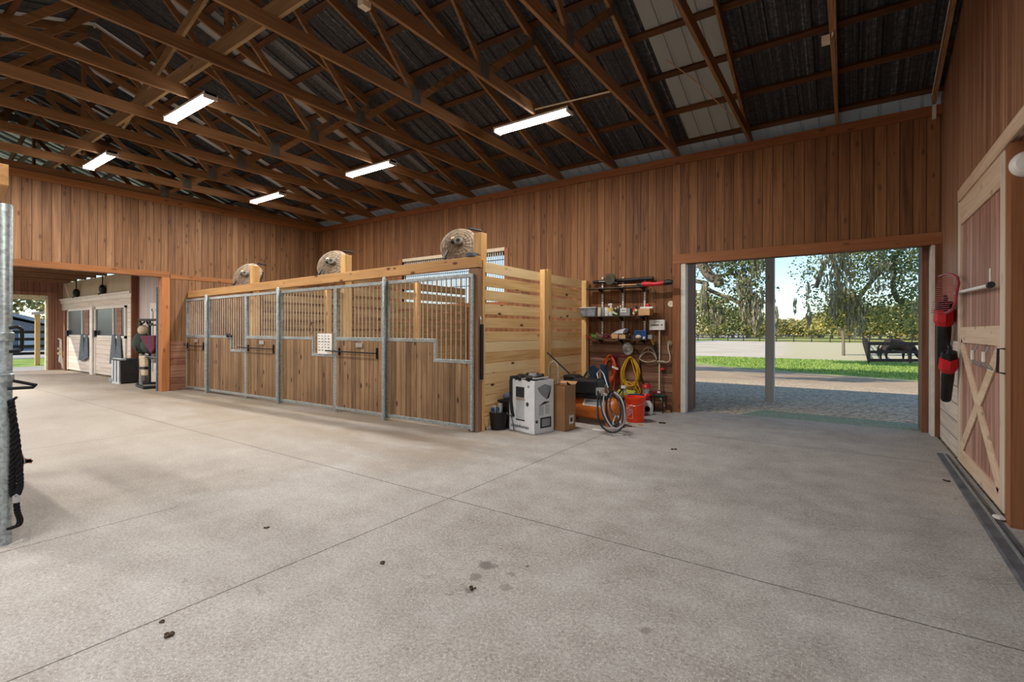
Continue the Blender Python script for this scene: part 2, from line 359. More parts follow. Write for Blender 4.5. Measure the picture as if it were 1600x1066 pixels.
def ground():
    t = NT('yard ground'); v, x, y, z = t.coords()
    wob = t.math('MULTIPLY', t.math('SUBTRACT', t.noise(t.vec(t.math('MULTIPLY', x, 0.4), y, 0.0), 0.5, 5, 0.6), 0.5), 4.0)
    yy = t.math('ADD', y, wob); fine = t.noise(v, 14, 5, 0.7); med = t.noise(v, 1.2, 5, 0.65)
    stones = t.vor(v, 22, out='Color'); ss = t.n('ShaderNodeSeparateColor'); t.l(stones, ss.inputs[0])
    grav = t.ramp(t.math('ADD', t.math('MULTIPLY', fine, 0.5), t.math('MULTIPLY', ss.outputs[0], 0.5)), [(0.22, '#806c54'), (0.42, '#c4ac8c'), (0.68, '#e0ccae'), (0.9, '#ecdec8')])
    litter = t.step(t.noise(v, 5, 6, 0.75), 0.56, 0.66); nearm = t.step(y, 12.5, 10.0)
    grav = t.mix(t.math('MULTIPLY', litter, t.math('MULTIPLY', nearm, 0.7)), grav, lin('#4a3c30'))
    dirt = t.ramp(t.math('ADD', t.math('MULTIPLY', fine, 0.5), t.math('MULTIPLY', med, 0.5)), [(0.3, '#8c7660'), (0.5, '#b8a084'), (0.7, '#d4bc9e')])
    gras = t.ramp(t.math('ADD', t.math('MULTIPLY', t.noise(v, 9, 5, 0.75), 0.5), t.math('MULTIPLY', med, 0.5)), [(0.35, '#64803a'), (0.5, '#94b050'), (0.65, '#bcc870')])
    sand = t.ramp(t.math('ADD', t.math('MULTIPLY', t.noise(v, 0.25, 5), 0.6), t.math('MULTIPLY', fine, 0.4)), [(0.35, '#c4b294'), (0.5, '#d8c8ae'), (0.7, '#e4d8c4')])
    past = t.ramp(t.noise(v, 0.12, 5), [(0.35, '#8a9a48'), (0.5, '#a8aa5c'), (0.7, '#c4b878')])
    g0 = t.math('SUBTRACT', t.math('SUBTRACT', yy, 24.0), t.math('MULTIPLY', x, -0.9))     # grass starts nearer on the right
    c = t.mix(t.step(yy, 15.0, 18.0), grav, dirt)
    c = t.mix(t.step(g0, -1.5, 1.5), c, gras)
    c = t.mix(t.step(yy, 40.5, 43.0), c, sand)
    rx = t.math('ADD', x, t.math('MULTIPLY', t.math('SUBTRACT', y, 42.0), 0.085))
    c = t.mix(t.math('MULTIPLY', t.step(yy, 41.5, 43.5), t.step(rx, -5.5, -3.0)), c, lin('#cfc39a'))
    c = t.mix(t.step(yy, 107.0, 111.0), c, past)
    # west side: lawn strip, gravel drive
    west = t.step(x, -22.3, -22.6); wc = t.mix(t.step(x, -32.0, -32.6), t.mix(t.step(x, -25.2, -25.5), lin('#b8b2aa'), gras), lin('#c8c0b4'))
    c = t.mix(west, c, wc)
    t.bump(t.math('ADD', fine, t.math('MULTIPLY', ss.outputs[0], 0.5)), 0.5, 0.03)
    return t.fin(c, 0.9, 0, 0.2)
M['ground'] = ground()
def roofmat():
    t = NT('aged roof steel'); v, x, y, z = t.coords()
    st = t.noise(t.vec(t.math('MULTIPLY', x, 30.0), t.math('MULTIPLY', y, 0.35), 0.0), 1.0, 4, 0.7); dot = t.noise(v, 22, 4, 0.8)
    f = t.math('ADD', t.math('MULTIPLY', st, 0.6), t.math('MULTIPLY', dot, 0.4))
    c = t.ramp(f, [(0.36, '#16171a'), (0.48, '#2a2b2e'), (0.57, '#48494c'), (0.66, '#8a8b8e')])
    # bare sheets further left, shine put into colour, and a newer pale sheet
    p = t.math('FLOOR', t.math('DIVIDE', x, 0.15)); wn = t.n('ShaderNodeTexWhiteNoise', noise_dimensions='1D'); t.l(p, wn.inputs['W'])
    bare = t.math('MULTIPLY', t.step(wn.outputs['Value'], 0.72, 0.76), t.step(x, -6.5, -10.0)); c = t.mix(bare, c, lin('#d0d2d4'))
    new = t.math('MULTIPLY', t.math('GREATER_THAN', x, -2.16), t.math('LESS_THAN', x, -1.27)); c = t.mix(new, c, lin('#9ea29e'))
    eave = t.step(y, 8.22, 8.26); c = t.mix(eave, c, lin('#a8b0b8'))  # overhang paler, light from outside put into its colour
    t.bump(dot, 0.15, 0.004)
    return t.fin(c, t.math('SUBTRACT', 0.6, t.math('MULTIPLY', bare, 0.25)), t.math('MULTIPLY', bare, 0.5), 0.4)
M['roof'] = roofmat()
def leafmat(name, cols, tr=0.35):
    t = NT(name); g = t.n('ShaderNodeNewGeometry'); c = t.ramp(g.outputs['Random Per Island'], [(0.1 + 0.8*i/(len(cols)-1), q) for i, q in enumerate(cols)])
    t.fin(c, 0.7, 0, 0.2); tl = t.n('ShaderNodeBsdfTranslucent'); t.l(c, tl.inputs['Color']); mx = t.n('ShaderNodeMixShader'); mx.inputs[0].default_value = tr
    t.l(t.b.outputs[0], mx.inputs[1]); t.l(tl.outputs[0], mx.inputs[2]); t.l(mx.outputs[0], t.out.inputs['Surface']); return t.m
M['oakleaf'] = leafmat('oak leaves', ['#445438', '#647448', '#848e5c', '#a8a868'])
M['oakdark'] = leafmat('shaded oak leaves', ['#5a6848', '#7c8a5e', '#9ca878', '#bcb87c'])  # lighter grey green tones for the right-hand oak
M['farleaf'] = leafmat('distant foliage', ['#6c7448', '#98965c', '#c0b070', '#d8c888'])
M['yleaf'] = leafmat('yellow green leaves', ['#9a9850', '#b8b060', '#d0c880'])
M['moss'] = leafmat('hanging grey moss', ['#84826a', '#a09c80', '#bcb698'], 0.3)
M['bark'] = wood('oak bark', ['#5a5044', '#7a6e5e', '#948876'], 'z', knots=0, tint=0.1)
M['mat'] = plain('green door mat turf', '#8c9c84', 0.95, var=0.2, scale=40)
M['strip'] = plain('dark stained drain concrete', '#5c5c60', 0.7, var=0.25, scale=5)
def trans():
    t = NT('frosted window slat'); t.b.inputs['Transmission Weight'].default_value = 0.0
    tl = t.n('ShaderNodeBsdfTranslucent'); tl.inputs['Color'].default_value = (0.85, 0.87, 0.88, 1); mx = t.n('ShaderNodeMixShader'); mx.inputs[0].default_value = 0.8
    t.fin('#c8cccc', 0.4); t.l(t.b.outputs[0], mx.inputs[1]); t.l(tl.outputs[0], mx.inputs[2]); t.l(mx.outputs[0], t.out.inputs['Surface']); return t.m
M['frost'] = trans()

XL, XR, YB, ZW = -12.45, 0.975, 8.295, 4.28
YF, YR = -3.0, 2.65
def zu(Y):                     # underside of the roof steel
    return 4.455 + 0.343 * (YB - Y) if Y >= YR else 4.455 + 0.343 * (YB - (2*YR - Y))

# ================================================================= SETTING
# ground and slab
ys = [-60, -10, 0, 8.9, 10, 12, 14, 16, 18, 20, 22, 24, 26, 28, 30, 36, 50, 110, 300, 700]; xs = [-700, -200, -60, -22.4, -10, 0, 10, 40, 200, 700]
g = MB(); g.add([(x, y, zg(y)) for y in ys for x in xs], [(j*len(xs)+i, j*len(xs)+i+1, (j+1)*len(xs)+i+1, (j+1)*len(xs)+i) for j in range(len(ys)-1) for i in range(len(xs)-1)])
struct('ground', g, M['ground'])
struct('floor', MB().box(-22.35, 0.93, -3.4, 8.42, -0.15, 0).box(0.93, 6.0, 0.6, 4.8, -0.15, 0).box(-2.7, 0.93, 8.42, 8.62, -0.15, 0), M['concrete'])
t = MB()                     # drain strip along the sliding door
t.add([(0.74,3.2,0.002),(0.885,3.2,0.002),(0.885,7.15,0.002),(0.80,7.15,0.002),(0.76,3.2,0.012),(0.885,3.2,0.012),(0.885,7.12,0.012),(0.80,7.12,0.012)],[(0,3,2,1),(4,5,6,7),(0,1,5,4),(1,2,6,5),(2,3,7,6),(3,0,4,7)])
struct('trim_1', t, M['strip'])
struct('trim_2', MB().beam((0.83,3.2,0.018),(0.85,7.1,0.018),0.012,0.02), M['galv'])
# back wall
WX0, WX1, WZ0, WZ1 = -9.04, -5.95, 1.97, 3.09
b = MB()
b.box(XL-.15, WX0, YB, YB+.12, 0, ZW).box(WX1, -2.25, YB, YB+.12, 0, ZW).box(WX0, WX1, YB, YB+.12, 0, WZ0).box(WX0, WX1, YB, YB+.12, WZ1, ZW).box(-2.25, XR, YB, YB+.12, 2.50, ZW)
struct('wall_back', b, M['wall_x'])
struct('baseboard_back', MB().box(-4.05, -2.444, YB-.02, YB, 0, 1.17), M['kick_x'])
struct('trim_3', MB().box(XL, XR, YB-.045, YB, 4.15, ZW), M['trim_x'], bevel=.004)
struct('trim_4', MB().box(-2.444, XR, YB-.045, YB, 2.479, 2.636), M['trim_x'], bevel=.004)
struct('trim_5', MB().box(-2.444, -2.317, YB-.045, YB, 0, 2.479), M['trim_z'], bevel=.004)
struct('trim_6', MB().box(-2.317, -2.236, YB-.03, YB+.12, 0, 2.479), M['white_p'], bevel=.004)
struct('trim_7', MB().box(-2.30, -2.233, YB+.12, YB+.62, 0, 2.6), M['jamb'])
struct('trim_8', MB().box(0.905, XR, YB-.03, YB+.22, 0, 2.479), M['jamb'])
struct('trim_9', MB().box(0.87, 0.905, YB-.02, YB+.22, 0, 2.479), M['white_p'])
struct('trim_10', MB().box(0.80, XR+.13, YB+.22, YB+.66, 0, 2.6), M['jamb'])
struct('trim_11', MB().box(-2.3, 0.93, YB+.12, YB+.3, 2.50, 2.75), M['jamb'])
# left wall with wide opening
b = MB(); b.box(XL-.15, XL, YF, 1.0, 0, ZW).box(XL-.15, XL, 4.40, YB, 0, ZW).box(XL-.15, XL, 1.0, 4.40, 2.516, ZW)
struct('wall_left', b, M['wall_y'])
struct('trim_12', MB().box(XL, XL+.045, YF, YB-.05, 4.14, ZW), M['trim_y'], bevel=.004)
struct('trim_13', MB().box(XL, XL+.045, .86, 4.54, 2.516, 2.64), M['trim_y'], bevel=.004)
struct('trim_14', MB().box(XL-.15, XL+.045, 4.39, 4.545, 0, 2.516), M['post_or'], bevel=.004)
struct('trim_15', MB().box(XL, XL+.012, 4.56, 6.6, 2.50, 2.60), M['trim_y'])
struct('baseboard_left', MB().box(XL, XL+.02, 4.56, YB-.03, 0, 1.10), M['kick_y'])
# right wall up to the roof, open beyond the sliding door
DY0, DY1 = 0.9, 4.76
b = MB(); th = Vector((.13, 0, 0))
def rw(y0, y1, z0): 
    pts = [(XR, y0, z0), (XR, y1, z0), (XR, y1, zu(y1)+.02)]
    if y0 < YR < y1: pts.append((XR, YR, zu(YR)+.02))
    pts.append((XR, y0, zu(y0)+.02)); b.prism(pts, th)
rw(DY1, YB+.12, 0); rw(DY0, DY1, 2.74); rw(YF, DY0, 0)
struct('wall_right', b, M['wall_r'])
struct('baseboard_right', MB().box(XR-.02, XR, 6.6, YB-.05, 0.0, 1.25), M['kick_r'])
struct('trim_17', MB().box(XR-.05, XR, 4.6, 6.70, 2.70, 2.79).box(XR-.065, XR-.05, 0.9, 6.72, 2.68, 2.80), M['door_fy'])
# side aisle past the right wall
struct('wall_aisle', MB().box(XR+.0, 6.0, DY1, DY1+.12, 0, 2.60), wood('orange stained boards in side aisle', ['#8a4a24', '#a8622f', '#bc7a42'], 'z', 'x', 0.1))
struct('trim_18', MB().box(XR-.06, XR+.04, DY1-.035, DY1+.10, 0, 2.66), M['trim_z'])
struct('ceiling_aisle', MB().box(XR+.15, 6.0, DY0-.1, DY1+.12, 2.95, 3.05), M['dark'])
struct('wall_aisle_near', MB().box(XR+.15, 6.0, DY0-.22, DY0-.1, 0, 3.0), M['wall_x'])
# front wall behind the camera, its unseen wide opening added for daylight
b = MB(); b.box(XL-.15, -4.4, YF-.12, YF, 0, ZW).box(-.2, XR+.15, YF-.12, YF, 0, ZW).box(-4.4, -.2, YF-.12, YF, 2.6, ZW)
struct('wall_front', b, M['wall_x'])
# window with translucent upright slats
wi = MB()
fr = MB().box(WX0-.11, WX0, YB-.04, YB+.12, WZ0-.1, WZ1+.0).box(WX1, WX1+.1, YB-.015, YB+.12, WZ0-.1, WZ1).box(WX0, WX1, YB-.02, YB+.1, WZ0-.1, WZ0)
wf = struct('window_1', fr, M['trim_z'])
MB().box(WX0, WX1, YB-.01, YB+.06, WZ1-.05, WZ1+.02).build('window_frame', M['cream'], wf)
sl = MB()
n = int((WX1-WX0)/.062)
for i in range(n):
    x = WX0 + .02 + i*.062; sl.beam((x, YB+.05, WZ0), (x, YB+.05, WZ1-.05), .022, .012, (0,1,0))
sl.build('window_bars', M['white_p'], wf)
MB().beam((WX0, YB+.03, 2.86), (WX1, YB+.03, 2.86), .012, .012).beam((WX0, YB+.03, 2.68), (WX1, YB+.03, 2.68), .012, .012).beam((WX0, YB+.03, 2.35), (WX1, YB+.03, 2.35), .012, .012).build('window_wires', M['black_m'], wf)

# roof sheets: ribbed steel on both slopes
def sheet(y0, y1):
    vs = []; prof = []; x = -23.0
    while x < 1.35:
        prof += [(x, 0), (x+.165, 0), (x+.18, .022), (x+.205, .022), (x+.229, 0)] if False else [(x, 0), (x+.18, 0), (x+.192, .02), (x+.215, .02), (x+.228, 0)]
        x += .229
    m = MB(); vs = [(a, y, zu(y)+h) for y in (y0, y1) for a, h in prof]; k = len(prof)
    m.add(vs, [(i, i+1, k+i+1, k+i) for i in range(k-1)]); return m
r1 = sheet(10.75, YR); r2 = sheet(YR, -4.0); r1.add(r2.v, r2.f)
struct('ceiling', r1, M['roof'], fix=False)
# purlins
ORD = ['first', 'second', 'third', 'fourth', 'fifth', 'sixth', 'seventh', 'eighth', 'ninth', 'tenth', 'eleventh', 'twelfth', 'thirteenth', 'fourteenth', 'fifteenth', 'sixteenth']
k = 0; y = 8.2
while y > 2.7:
    z = zu(y) - .022
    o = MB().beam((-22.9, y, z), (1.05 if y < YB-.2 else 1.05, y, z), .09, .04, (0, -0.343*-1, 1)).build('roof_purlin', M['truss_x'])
    tag(o, 'rough brown roof purlin, %s row up from the back wall' % ORD[k], 'roof beam', 'purlins under the back roof slope'); k += 1; y -= .69
k = 0; y = 2.35
while y > -2.9:
    z = zu(y) - .022
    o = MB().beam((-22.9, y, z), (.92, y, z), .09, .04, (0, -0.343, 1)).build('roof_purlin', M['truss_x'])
    tag(o, 'dark roof purlin on the far slope, %s row down from the ridge' % ORD[k], 'roof beam', 'purlins under the front roof slope'); k += 1; y -= .69
for y in (9.1, 9.8, 10.45):
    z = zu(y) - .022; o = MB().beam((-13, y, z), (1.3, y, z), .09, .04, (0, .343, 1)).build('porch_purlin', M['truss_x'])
    tag(o, 'outside purlin under the roof overhang beyond the back wall', 'roof beam', 'purlins of the overhang')
# trusses
def truss(label):
    t = thing('roof_truss', label, 'roof truss', (0, 0, 0), 'roof trusses along the barn')
    MB().box(-.019, .019, YF+.05, YB+.02, 4.28, 4.42).build('bottom_chord', M['truss_y'], t)
    for s, e in ((YB+.45, 1), (2*YR-YB-.25, -1)):
        hh = .13; a = Vector((0, s, zu(s)-.045-hh/2)); c = Vector((0, YR, zu(YR)-.045-hh/2))
        MB().beam(a, c, .038, hh).build('top_chord', M['truss_y'], t)
    for e in (1, -1):
        J = YR + e*1.80; mid = YR + e*2.9
        MB().beam((0, J+.02*e, 4.38), (0, YR+.04*e, zu(YR)-.16), .036, .085).build('web', M['truss_y'], t)
        MB().beam((0, J+.06*e, 4.38), (0, mid, zu(mid)-.14), .036, .085).build('web', M['truss_y'], t)
        MB().box(-.022, .022, J-.07, J+.09, 4.30, 4.50).build('gusset_plate', M['galv_d'], t)
        MB().box(-.022, .022, mid-.06, mid+.06, zu(mid)-.19, zu(mid)-.06).build('gusset_plate', M['galv_d'], t)
    MB().box(-.022, .022, YR-.09, YR+.09, zu(YR)-.25, zu(YR)-.08).build('gusset_plate', M['galv_d'], t)
    return t
M['galv_d'] = plain('dull steel plate', '#6c6a66', 0.5, 0.3)
t0 = None
for i in range(15):
    lab = 'brown lumber roof truss, %s from the right-hand wall' % ORD[i]
    if t0 is None: t0 = truss(lab); o = t0
    else: o = copy_tree(t0); o['label'] = lab
    o.location = (-0.15 - 1.12*i, 0, 0)
# rafter against the right wall
o = MB().beam((.89, YB, zu(YB)-.1), (.89, YR, zu(YR)-.1), .04, .12).build('rafter', M['truss_y']); tag(o, 'brown sloping rafter lying against the right-hand wall', 'rafter')
o = MB().box(.87, .91, YB-.06, YB-.02, 4.1, 4.28).beam((.875, YB-.05, zu(YB)-.04), (.875, 6.6, zu(6.6)-.05), .02, .03).build('roof_edge_batten', M['white_p']); tag(o, 'pale batten along the roof edge in the right corner', 'batten')
# lengthwise bracing in the middle of the trusses
o = MB().beam((-14.5, 2.62, 4.52), (-1.3, 2.62, 4.52), .04, .19).build('brace_runner', M['brace']); tag(o, 'long pale runner board laid lengthwise across the truss chords', 'brace')
def br(a, b, label):
    A = onY(a[0], a[1], 2.67); B = onY(b[0], b[1], 2.67); A.y = B.y = 2.67
    if A.z > B.z: A, B = B, A
    A = A + (B-A) * ((4.45-A.z)/(B.z-A.z)); B = A + (B-A) * ((5.95-A.z)/(B.z-A.z))
    tag(MB().beam(A, B, .15, .038, (0,1,0)).build('diagonal_brace', M['brace']), label, 'brace', 'bracing between trusses')
br((205,172), (315,0), 'wide pale diagonal brace rising towards the camera')
br((35,215), (65,160), 'grey diagonal brace near the far left of the roof')
for px, py, lb in ((341, 95, 'square upright brace post nearest the camera'), (118, 232, 'dark upright brace post in the far left of the roof'), (42, 262, 'upright brace post farthest along the runner')):
    A = onY(px, py, 2.62); tag(MB().box(A.x-.06, A.x+.06, 2.70, 2.74, 4.43, 5.95).build('upright_brace', M['truss_y']), lb, 'brace', 'bracing between trusses')

# LED shop lights (with their light)
def shop_light(X, Y, label, z=4.27, vis=True, wv=LAMP_W):
    t = thing('shop_light', label, 'ceiling light', (X, Y, z), 'LED strip lights under the trusses')
    MB().box(X-.6, X+.6, Y-.07, Y+.07, z-.03, z).box(X-.6, X-.575, Y-.08, Y+.08, z-.075, z).box(X+.575, X+.6, Y-.08, Y+.08, z-.075, z).build('housing', M['white'], t)
    MB().prism([(X-.575, Y-.07, z-.03), (X-.575, Y-.05, z-.07), (X-.575, Y+.05, z-.07), (X-.575, Y+.07, z-.03)], (1.15, 0, 0)).build('diffuser', M['led'], t)
    l = bpy.data.lights.new('tube', 'AREA'); l.shape = 'RECTANGLE'; l.size = 1.12; l.size_y = .1; l.energy = wv; l.color = (1.0, 0.97, 0.93)
    lo = bpy.data.objects.new('tube', l); C.objects.link(lo); lo.parent = t; lo.location = (0, 0, -.078)
    return t
shop_light(-3.60, 5.65, 'lit LED strip light nearest the slatted pine wall')
shop_light(-7.03, 5.68, 'lit LED strip light, middle of the row above the stalls')
shop_light(-10.40, 5.65, 'lit LED strip light, farthest of the row above the stalls')
shop_light(-7.06, 2.80, 'lit LED strip light hanging under the long pale runner board')
shop_light(-10.5, 2.80, 'lit LED strip light highest above the left doorway')
for X, Y in ((-3.6, -.2), (-7.06, -.2), (-10.4, -.2), (-.4, -.9)):  # unseen fixtures added to brighten the room
    shop_light(X, Y, 'LED strip light over the near side of the barn behind the camera')
for X, Y in ((-15, 1.6), (-19, 1.6)):  # no lamp known here, added to light the aisle
    shop_light(X, Y, 'LED strip light on the ceiling of the left aisle', 2.86, wv=190)
# junction boxes with hanging leads where no light hangs
for X, Y, lb in ((-.2, 5.75, 'square junction box on the truss chord nearest the right wall'), (-3.55, 2.8, 'junction box on a truss chord at the top edge')):
    t = thing('junction_box', lb, 'electrical box', (X, Y, 4.2)); MB().box(X-.035, X+.035, Y-.045, Y+.045, 4.22, 4.28).build('box', M['cream'], t)
    MB().tube([(X+.05, Y, 4.27), (X+.07, Y-.1, 4.3), (X+.06, Y-.4, 4.42)], .01, 6).build('lead', M['cream'], t)

# ================================================================= STALLS
SX = [XL+.03] + [onS(p, 560).x for p in (327, 385, 439, 525, 605, 740)]
def ztop(X): return 2.03 + (X-XL)/8.35*.06
ZM, ZN, ZB = 1.215, 0.935, 0.07
def stall_panel(x0, x1, label, notch=None, door=False, group=None, posts=True):
    """galvanised frame with zinc bars above tongue and groove boards"""
    y = SY((x0+x1)/2); L = Vector((x0, SY(x0), 0)); Rr = Vector((x1, SY(x1), 0))
    def P(x, z, dy=0): return (x, SY(x)+dy, z)
    name = 'stall_door' if door else 'stall_screen'
    t = thing(name, label, 'stall door' if door else 'stall panel', (x0, y, 0), group)
    zt = ztop(x0); f = MB(); xn = notch
    f.beam(P(x0+.02, ztop(x0)), P(x1-.02, ztop(x1)), .045, .05)
    f.beam(P(x0+.02, ZB), P(x1-.02, ZB), .045, .05)
    if xn: f.beam(P(x0+.02, ZM), P(xn, ZM), .045, .05).beam(P(xn, ZM+.025), P(xn, ZN-.025), .045, .045).beam(P(xn, ZN), P(x1-.02, ZN), .045, .05)
    else: f.beam(P(x0+.02, ZM), P(x1-.02, ZM), .045, .06)
    for x in (x0+.022, x1-.022): f.beam(P(x, ZB-.05), P(x, ztop(x)+.025), .042, .042)
    f.build('frame', M['galv'], t, bevel=.004)
    b = MB(); n = max(1, round((x1-x0-.08)/.088))
    for i in range(1, n):
        x = x0+.04+(x1-x0-.08)*i/n; zb = ZM if not (xn and x > xn) else ZN
        MB().tube([P(x, zb+.02), P(x, ztop(x)-.02)], .0085, 6).build('bar', M['bar'], t, smooth=True)
    w = MB()
    if xn:
        pts = [P(x0+.04, ZB+.02, -.015), P(x1-.04, ZB+.02, -.015), P(x1-.04, ZN-.02, -.015), P(xn-.0, ZN-.02, -.015), P(xn-.0, ZM-.02, -.015), P(x0+.04, ZM-.02, -.015)]
    else: pts = [P(x0+.04, ZB+.02, -.015), P(x1-.04, ZB+.02, -.015), P(x1-.04, ZM-.02, -.015), P(x0+.04, ZM-.02, -.015)]
    w.prism(pts, (0, .034, 0)).build('board_panel', M['stall'], t)
    if door:
        xm = x1-.2; zb = 1.015; r = MB().tube([P(x0-.18 if x0 > XL+.3 else x0+.05, zb, -.075), P(x0+.2, zb-.005, -.08), P(xm-.03, zb-.012, -.08)], .011, 6).build('blanket_bar', M['black_m'], t, smooth=True)
        MB().beam(P(xm, zb+.07, -.03), P(xm, zb-.10, -.03), .02, .02).beam(P(xm, zb-.012, -.09), P(xm, zb-.012, -.02), .015, .015).beam(P(x0+.12, zb+.05, -.03), P(x0+.12, zb-.07, -.03), .02, .02).beam(P(x0+.12, zb-.005, -.09), P(x0+.12, zb-.005, -.02), .015, .015).build('bar_bracket', M['black_m'], t)
        MB().box((x0+x1)/2-.07, (x0+x1)/2+.09, SY(x0)-.028, SY(x0)-.016, ZM-.13, ZM-.06).build('name_plate', M['alu'], t)
    return t
stall_panel(SX[0], SX[1], 'narrow sliding stall door against the left wall, bars over brown boards', door=True, group='stall doors')
stall_panel(SX[1], SX[2], 'stall front with lowered feed opening, farthest left of three', notch=onS(362, 560).x, group='stall fronts')
stall_panel(SX[2], SX[3], 'stall door under the farthest wall fan, white name plate on its boards', door=True, group='stall doors')
stall_panel(SX[3], SX[4], 'stall front with a white notice hung in its feed opening', notch=onS(490, 560).x, group='stall fronts')
stall_panel(SX[4], SX[5], 'stall door right of the white notice, long black bar across it', door=True, group='stall doors')
stall_panel(SX[5], SX[6], 'stall front nearest the camera beside the slatted pine wall', notch=onS(681, 560).x, group='stall fronts')
for i, lb in ((1, 'round galvanised stall post, farthest one'), (3, 'round galvanised stall post left of the white notice panel'), (5, 'round galvanised stall post with rounded cap, nearest one')):
    x = SX[i]; m = MB().lathe([(.032, 0), (.032, ztop(x)+.05), (.024, ztop(x)+.075), (.001, ztop(x)+.085)], (x, SY(x)-.06, 0), (0,0,1), 16)
    o = m.build('stall_post', M['galv'], smooth=True); tag(o, lb, 'post', 'galvanised stall posts')
# timber posts and the long beam
TP = []
for px, zt, lb in ((402, 2.65, 'square timber post rising behind the beam, farthest left'), (541, 2.625, 'square timber post rising behind the middle of the beam'), (747, 2.685, 'brown square timber post at the near end of the stalls')):
    X = onY(px, 420, 5.17).x; TP.append(X); near = px == 747
    o = MB().box(X-.065, X+.065, SY(X)+.13, SY(X)+.26, 0, zt).build('timber_post', M['pine_z'] if not near else [M['pine_z']], bevel=.004); tag(o, lb, 'post', 'timber posts behind the stall beam')
o = MB().box(TP[2]-.07, TP[2]+.085, SY(TP[2])+.04, SY(TP[2])+.125, 0, 2.19).build('post_facing', M['old_z'], bevel=.004); tag(o, 'weathered brown board facing the post at the near end of the stalls', 'post')
a = Vector((XL+.02, SY(XL)+.075, 2.165)); c = Vector((TP[2]+.09, SY(TP[2])+.075, 2.275))
o = MB().beam(a, c, .09, .15).build('timber_beam', M['pine_x'], bevel=.005); tag(o, 'long knotty timber beam above the stall fronts carrying the fans', 'beam')
# slatted walls
def slat_wall(X, y0, y1, posts, m_s, m_p, label, side, base=0, nb=15):
    t = thing('slat_partition', label, 'slatted wall', (X, y0, 0), None)
    z = 2.285; k = 0
    while z - .14 > .0 and k < nb:
        zz = z - (.139 if k < 5 else .137)
        MB().box(X-.019, X+.019, y0, y1, zz, z).build('slat', m_s, t, bevel=.002)
        z -= .189 if k < 5 else .1445; k += 1
    for (ya, yb, zt) in posts:
        MB().box(X+side*.02 if side > 0 else X-.11, X+.11 if side > 0 else X-.02, ya, yb, 0, zt).build('post', m_p, t, bevel=.003)
    return t
t = slat_wall(-4.075, 5.20, 8.27, [(6.62, 6.70, 2.33), (6.715, 6.83, 2.34), (8.09, 8.20, 2.28)], M['pine_y'], M['pine_z'], 'fresh pine slatted wall at the near end of the stalls', 1)
MB().box(-4.105, -4.05, 5.155, 5.198, 0.0, 2.31).build('corner_batten', M['pine_z'], t)
slat_wall(-7.02, 5.32, 8.27, [(6.72, 6.82, 2.3)], M['old_y'], M['pine_z'], 'slatted divider behind the nearest stall front', 1)
slat_wall(-9.93, 5.30, 8.27, [(6.72, 6.82, 2.3)], M['old_y'], M['pine_z'], 'slatted divider behind the white notice panel', 1)
# notice sheet in the feed opening
NX0, NX1 = onS(499, 540).x, onS(522, 540).x; ny = SY(NX0) - .03
t = thing('notice_sheet', 'white printed notice hanging in a stall feed opening', 'sign', (NX0, ny, .95))
MB().box(NX0, NX1, ny-.006, ny, 0.955, 1.30).build('sheet', M['white'], t)
ink = MB()
for r in range(6):
    z = 1.265 - r*.048
    for q in range(4):
        x = NX0+.03+q*(NX1-NX0-.05)/4; ink.box(x, x+.028+.012*((r*7+q*3) % 3), ny-.008, ny-.006, z-.012, z)
ink.build('printed_text', M['ink'], t)
# small tack hung on stall fronts
t = thing('bit_halter', 'brown leather halter hung on the bars left of the notice', 'halter', (onS(490, 515).x, SY(-7.7)-.04, 1.3))
q = onS(490, 515); pts = [q + Vector((math.cos(a)*.055, -.05, math.sin(a)*.08)) for a in [i*math.pi/6 for i in range(12)]]
MB().tube(pts, .008, 6, True).tube([q+Vector((-.02,-.05,.08)), q+Vector((.05,-.05,.14)), q+Vector((.09,-.05,.12))], .012, 6).build('strap', plain('brown leather', '#6a4c3c', .6), t)
t = thing('rubber_mallet', 'small black grip hung on the farthest stall front', 'hook', (0,0,0)); q = onS(361, 524); t.location = q
MB().ball((q.x, q.y-.06, q.z), .06, 10, (1.1, .6, .8)).tube([(q.x+.05, q.y-.06, q.z), (q.x+.13, q.y-.05, q.z-.02)], .02, 8).build('grip', M['black'], t, smooth=True)
